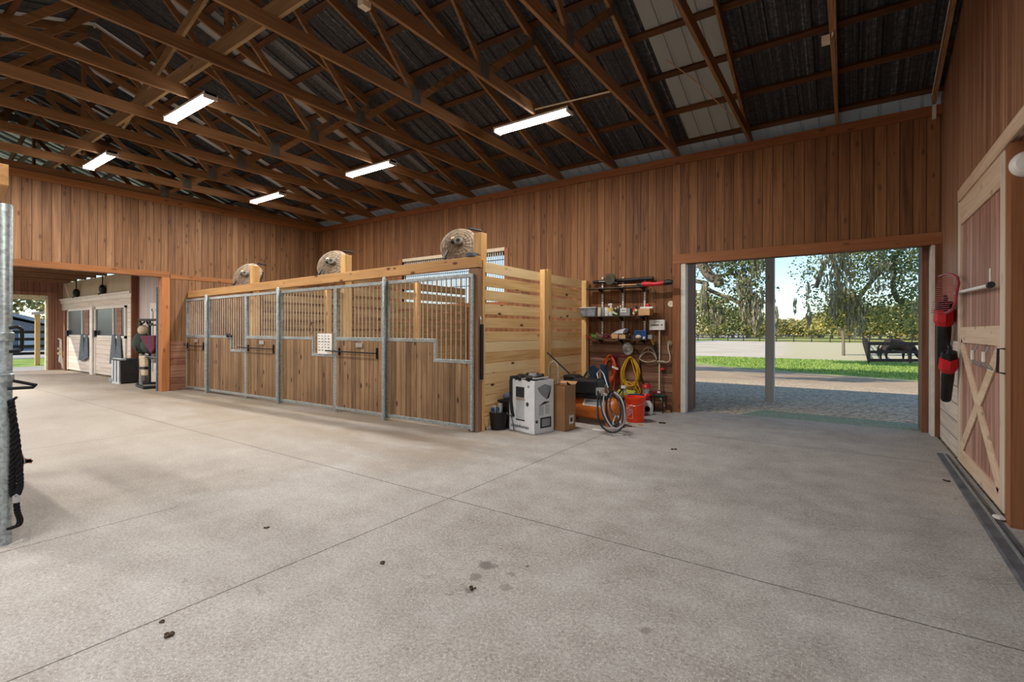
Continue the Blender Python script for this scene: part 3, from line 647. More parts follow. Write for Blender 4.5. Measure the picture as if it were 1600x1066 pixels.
# fans on the posts
def fan(px, py, r, Yp, label, tilt, swing):
    c = onY(px, py, Yp); t = thing('barrel_fan', label, 'fan', c, 'dusty round fans over the stalls')
    Mx = Matrix.Rotation(swing, 4, 'Z') @ Matrix.Rotation(tilt, 4, 'X')      # local -Y faces the camera
    def L(m): return m.xf(Matrix.Translation(c) @ Mx)
    L(MB().lathe([(r*.15,-.055),(r*.55,-.048),(r*.9,-.022),(r,0),(r,.07),(r*.96,.09)], (0,0,0), (0,1,0), 40)).build('guard', M['dusty'], t, smooth=True)
    wires = MB()
    for k in range(5): q = .3+.155*k; wires.tube([(q*r*math.cos(a), -.058+.05*max(0, q-.45), q*r*math.sin(a)) for a in [i*math.pi/14 for i in range(28)]], .003, 4, True)
    for k in range(20): a = k*math.pi/10; wires.tube([(r*.18*math.cos(a), -.060, r*.18*math.sin(a)), (r*.6*math.cos(a), -.049, r*.6*math.sin(a)), (r*math.cos(a), -.004, r*math.sin(a))], .003, 4)
    L(wires).build('wires', M['dusty'], t)
    L(MB().lathe([(.001,-.13),(.045,-.13),(.062,-.12),(.066,-.05)], (.02,0,.015), (0,1,0), 20)).build('motor', M['dusty_m'], t, smooth=True)
    L(MB().lathe([(.001,-.136),(.026,-.136),(.026,-.125)], (.02,0,.015), (0,1,0), 14)).build('motor_cap', M['black'], t)
    L(MB().box(-.10,-.045,-.10,-.06,.0,.03)).build('tilt_knob', M['black'], t)
    L(MB().beam((-.1,-.085,.07),(-.06,-.085,.085),.03,.03)).build('control_box', M['cream'], t)
    L(MB().tube([(r*.95, .05, r*.4), (r*1.05, .03, 0), (r*.7, -.02, -r*.72), (0, -.05, -r*1.03), (-r*.45, -.05, -r*.98)], .014, 6)).build('yoke', M['black_m'], t, smooth=True)
    L(MB().tube([(-r*.42,-.1,-r*.5), (-r*.5,-.12,-r*.85), (-r*.55,-.12,-r*1.15), (-r*.62,-.1,-r*1.25)], [.012,.02,.026,.012], 8).tube([(-r*.3,-.1,-r*.95),(0,-.1,-r*1.1),(r*.4,-.08,-r*.95)], .012, 6)).build('cord', M['black'], t, smooth=True)
    L(MB().beam((r*.45,.02,r*1.02),(r*1.0,.08,r*1.0),.03,.025)).build('bracket', M['black_m'], t)
    return t
fan(386, 432, .32, 5.36, 'dusty round fan on the farthest timber post', math.radians(-22), math.radians(28))
fan(520, 414, .30, 5.38, 'dusty round fan on the middle timber post', math.radians(-22), math.radians(28))
fan(717, 384, .29, 5.42, 'dusty round fan on the nearest timber post, above the slatted pine wall', math.radians(-20), math.radians(24))
o = MB().box(TP[2]-.10, TP[2]+.03, SY(TP[2])-.0, SY(TP[2])+.12, 2.352, 2.40).build('outlet_cover', M['greyb'], bevel=.004); tag(o, 'grey outlet cover on the near end of the beam', 'outlet')
# strap on the post
t = thing('lead_strap', 'long black strap hanging on the brown post at the stall corner', 'strap', (TP[2]+.10, 5.1, 1.0)); sx = TP[2]+.105
MB().box(sx-.02, sx+.022, 5.10, 5.135, .70, 1.44).build('strap', M['black'], t, bevel=.006)
MB().tube([(sx, 5.1, 1.44), (sx+.01, 5.09, 1.50), (sx-.01, 5.1, 1.54)], .009, 6).build('snap', M['alu'], t)

# ================================================================= SLIDING DOOR, right wall
t = thing('sliding_door', 'pale framed sliding barn door with crossed braces on the right wall', 'sliding door', (.95, 5.9, .03))
x0, x1 = .942, .970; ya, yb = 4.945, 6.80
MB().box(x0, x1, ya+.02, yb-.02, .05, 2.66).build('board_panel', M['door_b'], t)
fr = M['door_f']; 
for y in (ya, yb-.13): MB().box(x0-.018, x0+.002, y, y+.13, .03, 2.70).build('stile', fr, t, bevel=.003)
MB().box(x0-.017, x0+.002, ya+.13, yb-.13, 2.44, 2.70).build('top_rail', M['door_fy'], t, bevel=.003)
MB().box(x0-.017, x0+.002, ya+.13, yb-.13, 1.245, 1.40).build('middle_rail', M['door_fy'], t, bevel=.003)
MB().box(x0-.017, x0+.002, ya+.13, yb-.13, .03, .17).build('bottom_rail', M['door_fy'], t, bevel=.003)
MB().beam((x0-.008, ya+.15, .17), (x0-.008, yb-.16, 1.245), .018, .125, (0,0,1)).build('cross_brace', M['door_fy'], t, bevel=.003)
MB().beam((x0-.007, yb-.15, .17), (x0-.007, ya+.16, 1.245), .014, .125, (0,0,1)).build('cross_brace', M['door_fy'], t, bevel=.003)
q = onX(1572, 560, .92)
MB().tube([(.93, q.y+.02, 1.23), (.885, q.y+.03, 1.23), (.88, q.y+.03, 1.06), (.93, q.y+.02, 1.05)], .008, 6).build('handle', M['black_m'], t)
t = thing('tool_hook', 'white pole hook rack jutting from the sliding door', 'wall hook', (.9, 6.0, 1.66))
a = onX(1493, 458, .89); c = onX(1547, 446, .88)
MB().tube([a, c], .016, 10).build('white_pole', M['white'], t, smooth=True)
MB().tube([c + Vector((0,.02,0)), c + Vector((0,-.03,.004))], .024, 10).build('end_cap', M['black'], t)
MB().tube([c+Vector((.0,0,.01)), c+Vector((0,0,.13))], .006, 6).build('hook', M['white'], t)
for k, (px, py) in enumerate(((1527, 555), (1545, 558))):
    q = onX(px, py, .90); t = thing('double_hook', ('left' if k == 0 else 'right')+' one of two white tipped hooks on the sliding door', 'wall hook', q)
    MB().tube([q+Vector((0,0,.08)), q+Vector((-.03,0,0)), q+Vector((-.03,0,-.07)), q+Vector((.02,.0,-.10)), q+Vector((.02,.14,-.07)), q+Vector((-.02,.17,-.03))], .006, 6).build('hook', M['grey'], t)
    MB().tube([q+Vector((-.03,0,.04)), q+Vector((-.03,0,-.04))], .012, 6).build('tip', M['white'], t)
# manure fork hung beside the door
t = thing('manure_fork', 'maroon plastic manure fork head hung beside the sliding door', 'fork', (.80, 6.9, 1.6))
f = MB(); yk = .80
pA = onX(1487, 428, .86); pB = onX(1499, 452, .86)
top = onX(1490, 431, .84); n = 17
for i in range(n):
    py = 434 + i*(487-434)/(n-1); e = onX(1488 + (5 if 3 < i < 10 else 0) - (4 if i > 12 else 0), py, .86); s = onX(1466 - 12*(i/n), py + 2.0, .78)
    f.tube([e, (e+s)/2 + Vector((-.02, 0, 0)), s], .0042, 5)
f.build('tines', M['forkred'], t, smooth=True)
MB().tube([onX(1467,432,.82), onX(1478,428,.85), onX(1488,429,.86), onX(1496,434,.87), onX(1498,443,.86), onX(1495,456,.86), onX(1493,472,.86), onX(1488,484,.85), onX(1478,490,.82)], .013, 6).build('fork_frame', M['forkred'], t, smooth=True)
# two blowers
def blower(pxh, pyh, pxl, pyl, X, label, s=1.0):
    h = onX(pxh, pyh, X); lo = onX(pxl, pyl, X); t = thing('leaf_blower', label, 'leaf blower', h); d = (lo-h).normalized()
    L = (lo-h).length
    MB().lathe([(.001,-.11*s),(.075*s,-.09*s),(.085*s,-.02*s),(.06*s,.02*s)], h, d, 16).build('intake_grille', M['black'], t, smooth=True)
    MB().lathe([(.06*s,-.02*s),(.098*s,.0),(.102*s,.13*s),(.075*s,.19*s),(.06*s,.2*s)], h, d, 8).build('motor_housing', M['red'], t)
    MB().lathe([(.068*s,.19*s),(.066*s,L*.55),(.064*s,L*.56),(.056*s,L-.02),(.045*s,L)], h, d, 14).build('blow_tube', M['black'], t, smooth=True)
    MB().tube([h+Vector((.0,-.09*s,-.02)), h+Vector((-.02,-.12*s,.05)), h+Vector((0,-.09*s,.13*s)), h+Vector((0,-.02,.16*s))], .022*s, 8).build('grip_handle', M['black'], t, smooth=True)
    return t
blower(1476, 484, 1473, 572, .88, 'red and black leaf blower hung behind the maroon fork', .95)
blower(1483, 560, 1478, 626, .84, 'red and black leaf blower hung lower beside the sliding door', .80)
# paper scrap and pebbles on the floor
o = MB().ball((*onZ(1561, 813)[:2], .018), .045, 8, (1, 1, .4)).build('paper_scrap', M['puddle']); tag(o, 'crumpled white scrap by the foot of the sliding door', 'scrap')

# ================================================================= CORNER CLUTTER
def face_uv(o, u, v, mat, name, parent, off, polys):
    """flat printed shapes lying on a box face: o corner, u across, v up"""
    nrm = u.cross(v).normalized(); nrm *= off * (1 if nrm.dot(o + u/2 - BOXC) > 0 else -1); m = MB()
    for p in polys: m.prism([o + u*a + v*b for a, b in p], nrm)
    return m.build(name, mat, parent)
def text_mesh(body, size, M4, name, mat, parent, ext=.0015):
    cu = bpy.data.curves.new(name, 'FONT'); cu.body = body; cu.size = size; cu.extrude = ext
    to = bpy.data.objects.new('tmp', cu); C.objects.link(to)
    dg = bpy.context.evaluated_depsgraph_get(); me = bpy.data.meshes.new_from_object(to.evaluated_get(dg))
    bpy.data.objects.remove(to); off = Vector((0,0,0)); p = parent
    while p is not None: off += p.location; p = p.parent
    me.transform(Matrix.Translation(-off) @ M4); me.materials.clear(); me.materials.append(mat)
    o = bpy.data.objects.new(name, me); C.objects.link(o); o.parent = parent; return o
# white printed carton
B = onZ(836, 680); A = onZ(796, 671); Cc = onZ(861, 673.5); Hc = .70
u = (A-B); v = (Cc-B); v = v - u*(u.dot(v)/u.dot(u)); v = v.normalized()*.36; Dd = B+u+v; BOXC = (B+Dd)/2
t = thing('trash_can_carton', 'white printed trash can carton, open and stuffed with black things', 'box', B)
m = MB(); T = .008
for p, q in ((B, B+u), (B+u, Dd), (Dd, B+v), (B+v, B)):
    nn = (q-p).normalized().cross(Vector((0,0,1)))*T; nn = nn if nn.dot(BOXC-p) > 0 else -nn; m.prism([p, q, q+nn, p+nn], (0,0,Hc))
m.prism([B, B+u, Dd, B+v], (0,0,.01)); m.build('carton', M['boxw'], t)
Z = Vector((0,0,1)); ul = u.normalized(); W1 = u.length
oA = B+u; uu = -u                      # left face read left to right from A to B
def fl(polys, mat, nm, d=.002): return face_uv(oA, uu, Z*Hc, mat, nm, t, d, polys)
def rect(a, b, c, d): return [(a, b), (c, b), (c, d), (a, d)]
fl([rect(.27,.66,.60,.86)], M['ink'], 'printed_lid'); fl([rect(.27,.60,.62,.655)], M['alu'], 'printed_rim')
fl([rect(.28,.24,.60,.60)], M['ink_l'], 'printed_bin'); fl([rect(.27,.215,.62,.24)], M['ink'], 'printed_base')
fl([[(.72+.05*math.cos(a), .545+.042*math.sin(a)) for a in [i*math.pi/8 for i in range(16)]]], M['ink'], 'printed_roundel')
fl([[(.76+.04*math.cos(a), .88+.03*math.sin(a)) for a in [i*math.pi/8 for i in range(16)]]], M['ink_g'], 'printed_spot')
Mx = Matrix.Translation(oA + uu*.08 + Z*.055 + uu.cross(Z).normalized()*.003) @ Matrix((( uu.normalized().x, 0, uu.cross(Z).normalized().x, 0), (uu.normalized().y, 0, uu.cross(Z).normalized().y, 0), (0, 1, 0, 0), (0,0,0,1)))
text_mesh('simplehuman', .066, Mx, 'printed_name', M['ink'], t)
def fr_(polys, mat, nm, d=.002): return face_uv(B, v, Z*Hc, mat, nm, t, d, polys)
fr_([rect(.28,.10,.86,.30)], M['ink'], 'printed_panel'); fr_([rect(.36,.13,.78,.27)], M['ink_g'], 'printed_panel_glass', .003)
fr_([[(.12,.86),(.5,.93),(.86,.88),(.80,.72),(.62,.63),(.3,.74)]], M['ink_g'], 'printed_photo'); fr_([[(.6,.64),(.86,.86),(.74,.66)]], M['ink'], 'printed_photo_shade', .003)
fr_([rect(.2,.34,.44,.52), rect(.54,.36,.76,.54)], M['ink_l'], 'printed_cans'); fr_([[(.18,.52),(.5,.60),(.8,.58),(.5,.55)]], M['ink'], 'printed_can_lid')
fr_([[(.10+.06*math.cos(a), .235+.03*math.sin(a)) for a in [i*math.pi/8 for i in range(16)]]], M['ink'], 'printed_roundel')
# things stuffed in it
cen = (B+Dd)/2
t = thing('box_contents', 'black cases and cables piled on top of the white printed carton', 'tools', cen+Z*Hc)
rr = random.Random(3)
m = MB()
for k in range(16):
    p = B + u*(.06+.88*rr.random()) + v*(.04+.9*rr.random()); a = rr.random()*3; m.beam(p+Z*(Hc+.01)-Vector((math.cos(a),math.sin(a),0))*.08, p+Z*(Hc+.03)+Vector((math.cos(a),math.sin(a),rr.random()*.3-.1))*.08, .06, .05)
m.build('cases', M['black'], t, bevel=.005)
m = MB().lathe([(.001,.05),(.05,.045),(.07,0)], B+u*.45+v*.5+Z*(Hc+.03), (0,0,1), 16); m.build('clear_tub', M['grey'], t, smooth=True)
m = MB().tube([B+u*.5+v*-.0+Z*(Hc+.01), B+u*.3+v*.0+Z*(Hc+.03), B+u*.12+v*.2+Z*(Hc+.02), B+v*.7+Z*(Hc+.04)], .01, 6); m.build('cable', M['alu'], t)
st = MB(); pts = [oA+uu*.10+Z*(Hc+.01), oA+uu*.10-v*.05+Z*(Hc-.02), oA+uu*.10-v*.04+Z*.40, oA+uu*.15-v*.05+Z*.26, oA+uu*.20-v*.04+Z*.19]
st.tube(pts, .022, 8); o = st.build('black_strap', M['black'], smooth=True); tag(o, 'thick black strap hanging down the side of the white carton', 'strap')
# brown cardboard box
B2 = onZ(883.5, 675); A2 = onZ(858, 671); C2 = onZ(900, 671); u2 = A2-B2; v2 = C2-B2; v2 = (v2 - u2*(u2.dot(v2)/u2.dot(u2))).normalized()*.26; H2 = .615
t = thing('cardboard_box', 'tall brown cardboard box between the white carton and the orange tank', 'box', B2)
m = MB()
for p, q in ((B2, B2+u2), (B2+u2, B2+u2+v2), (B2+u2+v2, B2+v2), (B2+v2, B2)):
    nn = (q-p).normalized().cross(Z)*.006; nn = nn if nn.dot(B2+(u2+v2)/2-p) > 0 else -nn; m.prism([p, q, q+nn, p+nn], (0,0,H2))
m.prism([B2, B2+u2, B2+u2+v2, B2+v2], (0,0,.01)); m.build('carton', M['card'], t)
m = MB().prism([B2+v2+Z*H2, B2+v2+u2+Z*H2, B2+v2*1.18+u2+Z*(H2+.03), B2+v2*1.2+Z*(H2+.035)], (0,0,.004)).prism([B2+Z*H2, B2+u2+Z*H2, B2+u2*1.0-v2*.1+Z*(H2+.01), B2-v2*.1+Z*(H2+.01)], (0,0,.004)); m.build('flap', M['card'], t)
BOXC = B2+(u2+v2)/2
face_uv(B2, v2, Z*H2, M['white'], 'shipping_label', t, .002, [rect(.38,.14,.80,.33)]); face_uv(B2, v2, Z*H2, M['ink'], 'label_print', t, .003, [rect(.48,.19,.70,.28)])
t2 = tag(MB().tube([B2+v2*.5+Z*(H2+.0), B2+v2*.35+u2*.1+Z*(H2+.035), B2+v2*.6+u2*.2+Z*(H2-.01)], .012, 6).build('dark_clamp', M['black']), 'small dark clip on the rim of the brown cardboard box', 'clip')
# black tote and bucket at the stall corner
t = thing('black_tote', 'black plastic tote wedged behind the white carton', 'tote', (-3.95, 5.62, 0))
MB().prism([(-4.03,5.50,.0),(-3.87,5.50,.0),(-3.87,5.85,.0),(-4.03,5.85,.0)], (0,0,.36)).build('bin', M['black'], t, bevel=.01)
MB().prism([(-4.045,5.48,.36),(-3.855,5.48,.36),(-3.855,5.87,.36),(-4.045,5.87,.36)], (0,0,.03)).build('lip', M['black'], t)
o = MB().ball((-3.95,5.62,.43), .085, 12, (1,1.2,.7)).build('dark_cloth', plain('slate cloth', '#4a4a5c', .9, var=.3)); tag(o, 'slate grey cloth heaped in the black tote', 'cloth')
c = onZ(773, 672); c = Vector((c.x-.0, c.y+.09, 0))
t = thing('black_bucket', 'small black bucket of electrical bits by the brown stall post', 'bucket', c)
MB().lathe([(.105,0),(.125,.22),(.135,.225),(.135,.24),(.12,.24),(.10,.03),(.001,.03)], c, (0,0,1), 24).build('pail', M['black'], t, smooth=True)
MB().tube([c+Vector((.135,0,.23)), c+Vector((.2,.02,.2)), c+Vector((.22,.03,.10)), c+Vector((.26,.0,.01))], .006, 6).build('cord', M['greyb'], t)
for k, (dx, dz, nm, lb) in enumerate(((-.05,.27,'chrome_switch','chrome cased switch sticking out of the small black bucket'), (.05,.29,'chrome_timer','silver dial timer sticking out of the small black bucket'))):
    t = thing(nm, lb, 'fitting', c+Vector((dx,-.02,dz))); p = c+Vector((dx,-.03,dz)); MB().box(p.x-.045+.02*k, p.x+.045-.02*k, p.y-.03, p.y+.03, p.z-.06, p.z+.05+.02*k).build('case', M['alu'], t, bevel=.008)
    MB().box(p.x-.03+.015*k, p.x+.03-.015*k, p.y-.034, p.y-.029, p.z-.03, p.z+.02).build('face', M['blue'], t)
# hand truck and dark pole
t = thing('hand_truck', 'pale hand truck handle standing against the pine slats', 'hand truck', (-3.72, 6.35, 0))
a = onY(858, 597, 6.4); b_ = onY(872, 597, 6.4); tp = onY(858, 570, 6.4).z; 
MB().tube([(a.x,6.4,.02),(a.x,6.4,tp-.03),(a.x+.03,6.4,tp+.03),((a.x+b_.x)/2,6.4,tp+.06),(b_.x-.03,6.4,tp+.03),(b_.x,6.4,tp-.03),(b_.x,6.4,.02)], .012, 8).build('handle', M['dusty_l'], t, smooth=True)
MB().box(a.x-.02, b_.x+.02, 6.33, 6.42, 0.0, .03).beam((a.x,6.4,.5),(b_.x,6.4,.5),.02,.02).build('toe_plate', M['dusty_l'], t)
a = onY(855, 551, 6.55); b_ = Vector((-3.50, 6.58, .705)); o = MB().tube([a, b_], .012, 8).build('dark_pole', M['black_m'], smooth=True)
o.data.transform(Matrix.Identity(4)); tag(o, 'thin dark pole leaning above the brown cardboard box', 'pole')
# air compressor
ax = Vector((1, -.12, 0)).normalized(); c0 = Vector((-3.50, 6.62, .225)); r = .165; Lt = .80
t = thing('air_compressor', 'orange air compressor with black motor cover on the floor', 'air compressor', (-3.1, 6.55, 0))
MB().lathe([(.001,-.07),(.09,-.06),(.145,-.03),(r,.01),(r,Lt-.01),(.145,Lt+.03),(.09,Lt+.06),(.001,Lt+.07)], c0, ax, 32).build('tank', M['orange_t'], t, smooth=True)
side = ax.cross(Z).normalized()    # toward camera side
if side.y > 0: side = -side
def sticker(a0, a1, th0, th1, mat, nm, rr_):
    m = MB(); N = 8; vs = []
    for q in (a0, a1):
        for i in range(N+1):
            th = th0+(th1-th0)*i/N; vs.append(c0 + ax*q + (side*math.cos(th)+Z*math.sin(th))*rr_)
    m.add(vs, [(i, i+1, N+1+i+1, N+1+i) for i in range(N)]); return m.build(nm, mat, t)
sticker(.32, .66, .30, .95, M['white'], 'decal', r+.002); sticker(.35, .63, .38, .88, M['ink_g'], 'decal_print', r+.0035)
f = MB(); 
for q in (.06, .70):
    for s_ in (-1, 1): p = c0+ax*q+side*s_*.10; f.beam(p+Vector((0,0,-.10)), Vector((p.x, p.y, 0.0)), .05, .02)
f.build('feet', M['orange_t'], t)
MB().lathe([(.07,-.02),(.07,.02)], c0+ax*.02+side*.17-Z*.15, side, 18).build('wheel', M['black'], t, smooth=True)
MB().box(-3.58,-3.20,6.50,6.78,.38,.64).prism([(-3.58,6.50,.69),(-3.40,6.50,.69),(-3.28,6.50,.62),(-3.58,6.50,.62)], (0,.26,0)).build('motor_cover', M['black'], t, bevel=.03)
MB().box(-3.36,-2.97,6.40,6.70,.44,.65).build('pump_cover', M['black'], t, bevel=.03)
MB().box(-3.38,-2.84,6.44,6.66,.375,.43).build('base_plate', M['black'], t, bevel=.01)
MB().box(-2.98,-2.88,6.40,6.48,.43,.54).tube([(-2.90,6.45,.45),(-2.84,6.40,.46),(-2.80,6.42,.44)],.02,8).lathe([(.001,-.01),(.03,-.01),(.03,.02)], (-2.93,6.38,.49), (0,-1,0), 14).build('regulator', M['alu'], t, bevel=.003)
# hose loops in front of the tank
def loop(pts, Y, r_, mat, name, label, grp=None, cat='hose'):
    P = [onY(a, b_, Y + dy) for a, b_, dy in pts]; Q = []
    n = len(P)
    for i in range(n - 1):
        p0 = P[max(0,i-1)]; p1 = P[i]; p2 = P[i+1]; p3 = P[min(n-1,i+2)]
        for s_ in range(5):
            h = s_/5; Q.append(.5*((2*p1)+(p2-p0)*h+(2*p0-5*p1+4*p2-p3)*h*h+(3*p1-p0-3*p2+p3)*h*h*h))
    Q.append(P[-1]); 
    for q in Q: q.z = max(q.z, r_+.001)
    o = MB().tube(Q, r_, 8).build(name, mat, smooth=True); return tag(o, label, cat, grp)
loop([(935,612,.3),(934,640,0),(938,662,-.05),(950,674,-.08),(962,675,-.05),(972,668,0),(976,650,.05),(972,630,.1),(966,616,.15),(956,612,.2),(949,622,.2),(948,645,.15),(955,660,.1),(964,664,.1)], 5.98, .013, M['black'], 'black_hose', 'black rubber hose looping down to the floor before the orange tank', 'hose loops on the tank')
loop([(952,614,.25),(948,630,.2),(950,648,.15),(957,662,.1),(966,668,.1),(973,658,.1),(972,640,.15),(966,622,.2),(958,613,.25)], 5.99, .012, plain('reddish brown hose', '#6a4038', .5), 'brown_hose', 'reddish brown air hose coiled over the end of the orange tank', 'hose loops on the tank')
loop([(956,614,.3),(953,634,.25),(960,650,.2),(968,650,.2),(971,634,.2),(967,618,.25),(959,612,.3)], 6.0, .012, M['greyb'], 'grey_hose', 'grey air hose coiled over the end of the orange tank', 'hose loops on the tank')
loop([(938,616,.32),(940,636,.05),(946,656,-.03),(956,666,-.05),(966,660,0),(970,644,.05),(966,626,.15),(957,617,.25)], 5.97, .012, M['black'], 'black_hose', 'shorter black hose loop lying inside the larger black loop by the orange tank', 'hose loops on the tank')
loop([(944,618,.32),(943,640,.05),(951,660,-.03),(962,670,-.05),(975,662,0),(976,640,.05),(970,622,.15),(960,613,.25)], 5.90, .011, M['grey'], 'grey_hose', 'lighter grey hose in the front of the coil by the orange tank', 'hose loops on the tank')
loop([(962,650,.2),(958,662,.1),(963,672,.0),(970,662,.05),(966,650,.15)], 5.95, .010, M['alu'], 'metal_hose', 'thin silver hose end hanging in the coil by the orange tank', 'hose loops on the tank')
q = onZ(936, 672.5); o = MB().prism([q+Vector((-.09,-.05,.0)), q+Vector((.10,-.03,.0)), q+Vector((.09,.06,.0)), q+Vector((-.10,.04,.0))], (0,0,.006)).build('paper_tag', M['white']); tag(o, 'white paper lying on the floor in front of the orange tank', 'paper')
# folded navy chair
t = thing('camp_chair', 'folded navy padded chair with grey tubes behind the air compressor', 'folding chair', (-3.1, 7.0, 0))
q = onY(926, 580, 6.98); MB().prism([q+Vector((-.07,0,.06)), q+Vector((0,0,.10)), q+Vector((.10,0,.02)), q+Vector((.07,0,-.14)), q+Vector((-.05,0,-.12))], (0,.06,0)).build('seat_pad', M['navy'], t, bevel=.015)
q = onY(942, 580, 6.95); MB().prism([q+Vector((-.05,0,.11)), q+Vector((.04,0,.10)), q+Vector((.10,0,-.22)), q+Vector((-.02,0,-.22))], (0,.06,0)).build('back_pad', M['navy'], t, bevel=.015)
MB().tube([onY(937,600,6.88), onY(933,584,6.88), onY(938,578,6.9), onY(943,584,6.9), onY(950,606,6.88)], .011, 8).tube([(-3.18,7.02,.0), (-3.12,6.99,.55)], .011, 8).tube([(-2.90,7.02,.0), onY(946,600,6.95)], .011, 8).build('tube_frame', M['alu'], t, smooth=True)
MB().tube([onY(911,592,7.05), onY(918,580,7.05), onY(923,590,7.03), (-3.25,7.05,.0)], .018, 8).build('frame_leg', M['darkgreen'], t, smooth=True)
# tripod stand and yellow green roll
t = thing('tripod_stand', 'folding stand of dark and pale legs behind the hoses', 'tripod', (-2.95, 7.45, 0))
h = onY(975, 605, 7.4); 
for dx, dy, mt in ((-.30,-.15,'black'), (-.12,.1,'grey'), (.22,-.05,'alu')): MB().tube([h, Vector((h.x+dx, 7.4+dy, .01))], .012, 6).build('leg', M[mt], t)
MB().box(h.x-.035,h.x+.035,7.37,7.43,h.z-.02,h.z+.02).build('head', M['white'], t)
q = onY(985, 614, 7.75); o = MB().lathe([(.03,-.16),(.075,-.15),(.08,0),(.075,.15),(.03,.16)], (q.x-.05, 7.74, .30), (1,.0,.0), 18).build('garden_roll', plain('yellow green rubber', '#a8a428', .6), smooth=True)
t = thing('low_crate', 'dark crate under the yellow green roll', 'crate', (q.x, 7.75, 0)); MB().box(q.x-.22,q.x+.12,7.62,7.90,0,.22).build('crate', M['black'], t, bevel=.01)
tag(o, 'yellow green rubber roll lying behind the orange bucket', 'roll')
# orange bucket
c = onZ(994, 661.5) + Vector((-.06, .13, 0)); t = thing('orange_bucket', 'bright orange bucket with white stencilled logo', 'bucket', c)
MB().lathe([(.128,0),(.145,.30),(.152,.30),(.152,.325),(.156,.33),(.156,.375),(.146,.375),(.122,.02),(.001,.02)], c, (0,0,1), 36).build('pail', M['bucket'], t, smooth=True)
MB().tube([c+Vector((math.cos(a)*.155, math.sin(a)*.155-.0, .31-.06*max(0,-math.sin(a)))) for a in [math.pi+i*math.pi/10 for i in range(11)]], .003, 5).build('bail', M['alu'], t)
MB().box(c.x-.02, c.x+.01, c.y-.164, c.y-.148, .25, .265).build('grip', M['white'], t)
def wrap(o, c, r0, slope, a_c):      # bend flat logo (x across, y up) round the pail
    for vtx in o.data.vertices:
        x, y, z = vtx.co; th = a_c + x/ .15; rad = r0 + slope*y + z
        vtx.co = (math.cos(th)*rad, math.sin(th)*rad, y)
sq = MB(); a_ = .062
for e in ((-a_,-.085,a_,-.081),(-a_,.081,a_,.085),(-a_,-.085,-a_+.004,.085),(a_-.004,-.085,a_,.085)):
    n_ = 8
    for i in range(n_):
        f0, f1 = i/n_, (i+1)/n_; x0_, y0_, x1_, y1_ = e
        if x1_-x0_ > y1_-y0_: sq.box(x0_+(x1_-x0_)*f0, x0_+(x1_-x0_)*f1, y0_, y1_, 0, .002)
        else: sq.box(x0_, x1_, y0_+(y1_-y0_)*f0, y0_+(y1_-y0_)*f1, 0, .002)
lo = sq.build('logo_square', M['white'], t, local=True); 
for vtx in lo.data.vertices: vtx.co.y += .145
th_c = math.radians(252); wrap(lo, c, .1295, .056, th_c)
for k, w_ in enumerate(('THE', 'HOME', 'DEPOT')):
    o = text_mesh(w_, .040, Matrix.Identity(4), 'logo_text', M['white'], None, .001)
    bm = bmesh.new(); bm.from_mesh(o.data); bmesh.ops.subdivide_edges(bm, edges=bm.edges, cuts=1); bm.to_mesh(o.data); bm.free()
    o.data.transform(Matrix.Translation((-.045+.006*k, .17-.043*k, 0)) @ Matrix.Rotation(math.radians(35), 4, 'Z') ); o.parent = t; wrap(o, c, .1305, .056, th_c)
c2 = onZ(976, 655) + Vector((.02, .42, 0)); t = thing('blue_bucket', 'blue bucket tucked behind the orange bucket', 'bucket', c2)
MB().lathe([(.11,0),(.13,.30),(.138,.30),(.138,.33),(.12,.33),(.1,.02),(.001,.02)], c2, (0,0,1), 28).build('pail', M['blue'], t, smooth=True)
# white jug, red fuel can, lanterns, stand
q = onY(1013, 650, 7.75); t = thing('white_jug', 'white jug with round blue label right of the orange bucket', 'jug', (q.x, 7.75, 0))
MB().box(q.x-.07,q.x+.07,7.70,7.80,0,.15).prism([(q.x-.07,7.70,.15),(q.x+.07,7.70,.15),(q.x+.02,7.70,.22),(q.x-.05,7.70,.22)], (0,.10,0)).build('body', M['white'], t, bevel=.012)
MB().lathe([(.001,0),(.045,0)], (q.x+.005,7.697,.10), (0,-1,0), 18).build('label', M['blue'], t); MB().lathe([(.001,0),(.02,0)], (q.x+.005,7.695,.115), (0,-1,0), 14).build('label_spot', M['yel_l'], t)
q = onY(1010, 640, 8.0); t = thing('fuel_can', 'dark red metal can against the back wall', 'can', (q.x, 8.0, 0)); MB().lathe([(.10,0),(.10,.24),(.08,.26),(.001,.26)], (q.x, 8.0, 0), (0,0,1), 22).build('can', M['darkred'], t, smooth=True)
t = thing('red_lantern', 'red and silver work lantern standing on the dark red can', 'lantern', (q.x, 8.0, .26))
MB().lathe([(.085,0),(.09,.02),(.07,.05),(.001,.05)], (q.x,8.0,.26), (0,0,1), 20).lathe([(.05,.13),(.075,.14),(.06,.19),(.03,.21),(.001,.21)], (q.x,8.0,.26), (0,0,1), 20).build('cap', M['red'], t, smooth=True)
MB().lathe([(.06,.05),(.06,.13)], (q.x,8.0,.26), (0,0,1), 18).build('globe', M['alu'], t, smooth=True); MB().tube([(q.x-.05,8.0,.45),(q.x-.02,8.0,.50),(q.x+.03,8.0,.50),(q.x+.06,8.0,.45)], .005, 6).build('bail', M['black_m'], t)
q = onY(1029, 635, 8.05); t = thing('metal_stool', 'small black metal stand against the back wall below the conduit', 'stand', (q.x, 8.05, 0))
MB().box(q.x-.115,q.x+.115,7.95,8.17,.255,.275).build('top', M['black_m'], t)
for a_ in (-.10,.10):
    for b__ in (7.97,8.15): MB().tube([(q.x+a_,b__,0),(q.x+a_,b__,.26)],.009,6).build('leg', M['black_m'], t)
t = thing('cordless_tool', 'dark red and green cordless tool lying on the small black stand', 'power tool', (q.x, 8.05, .28))
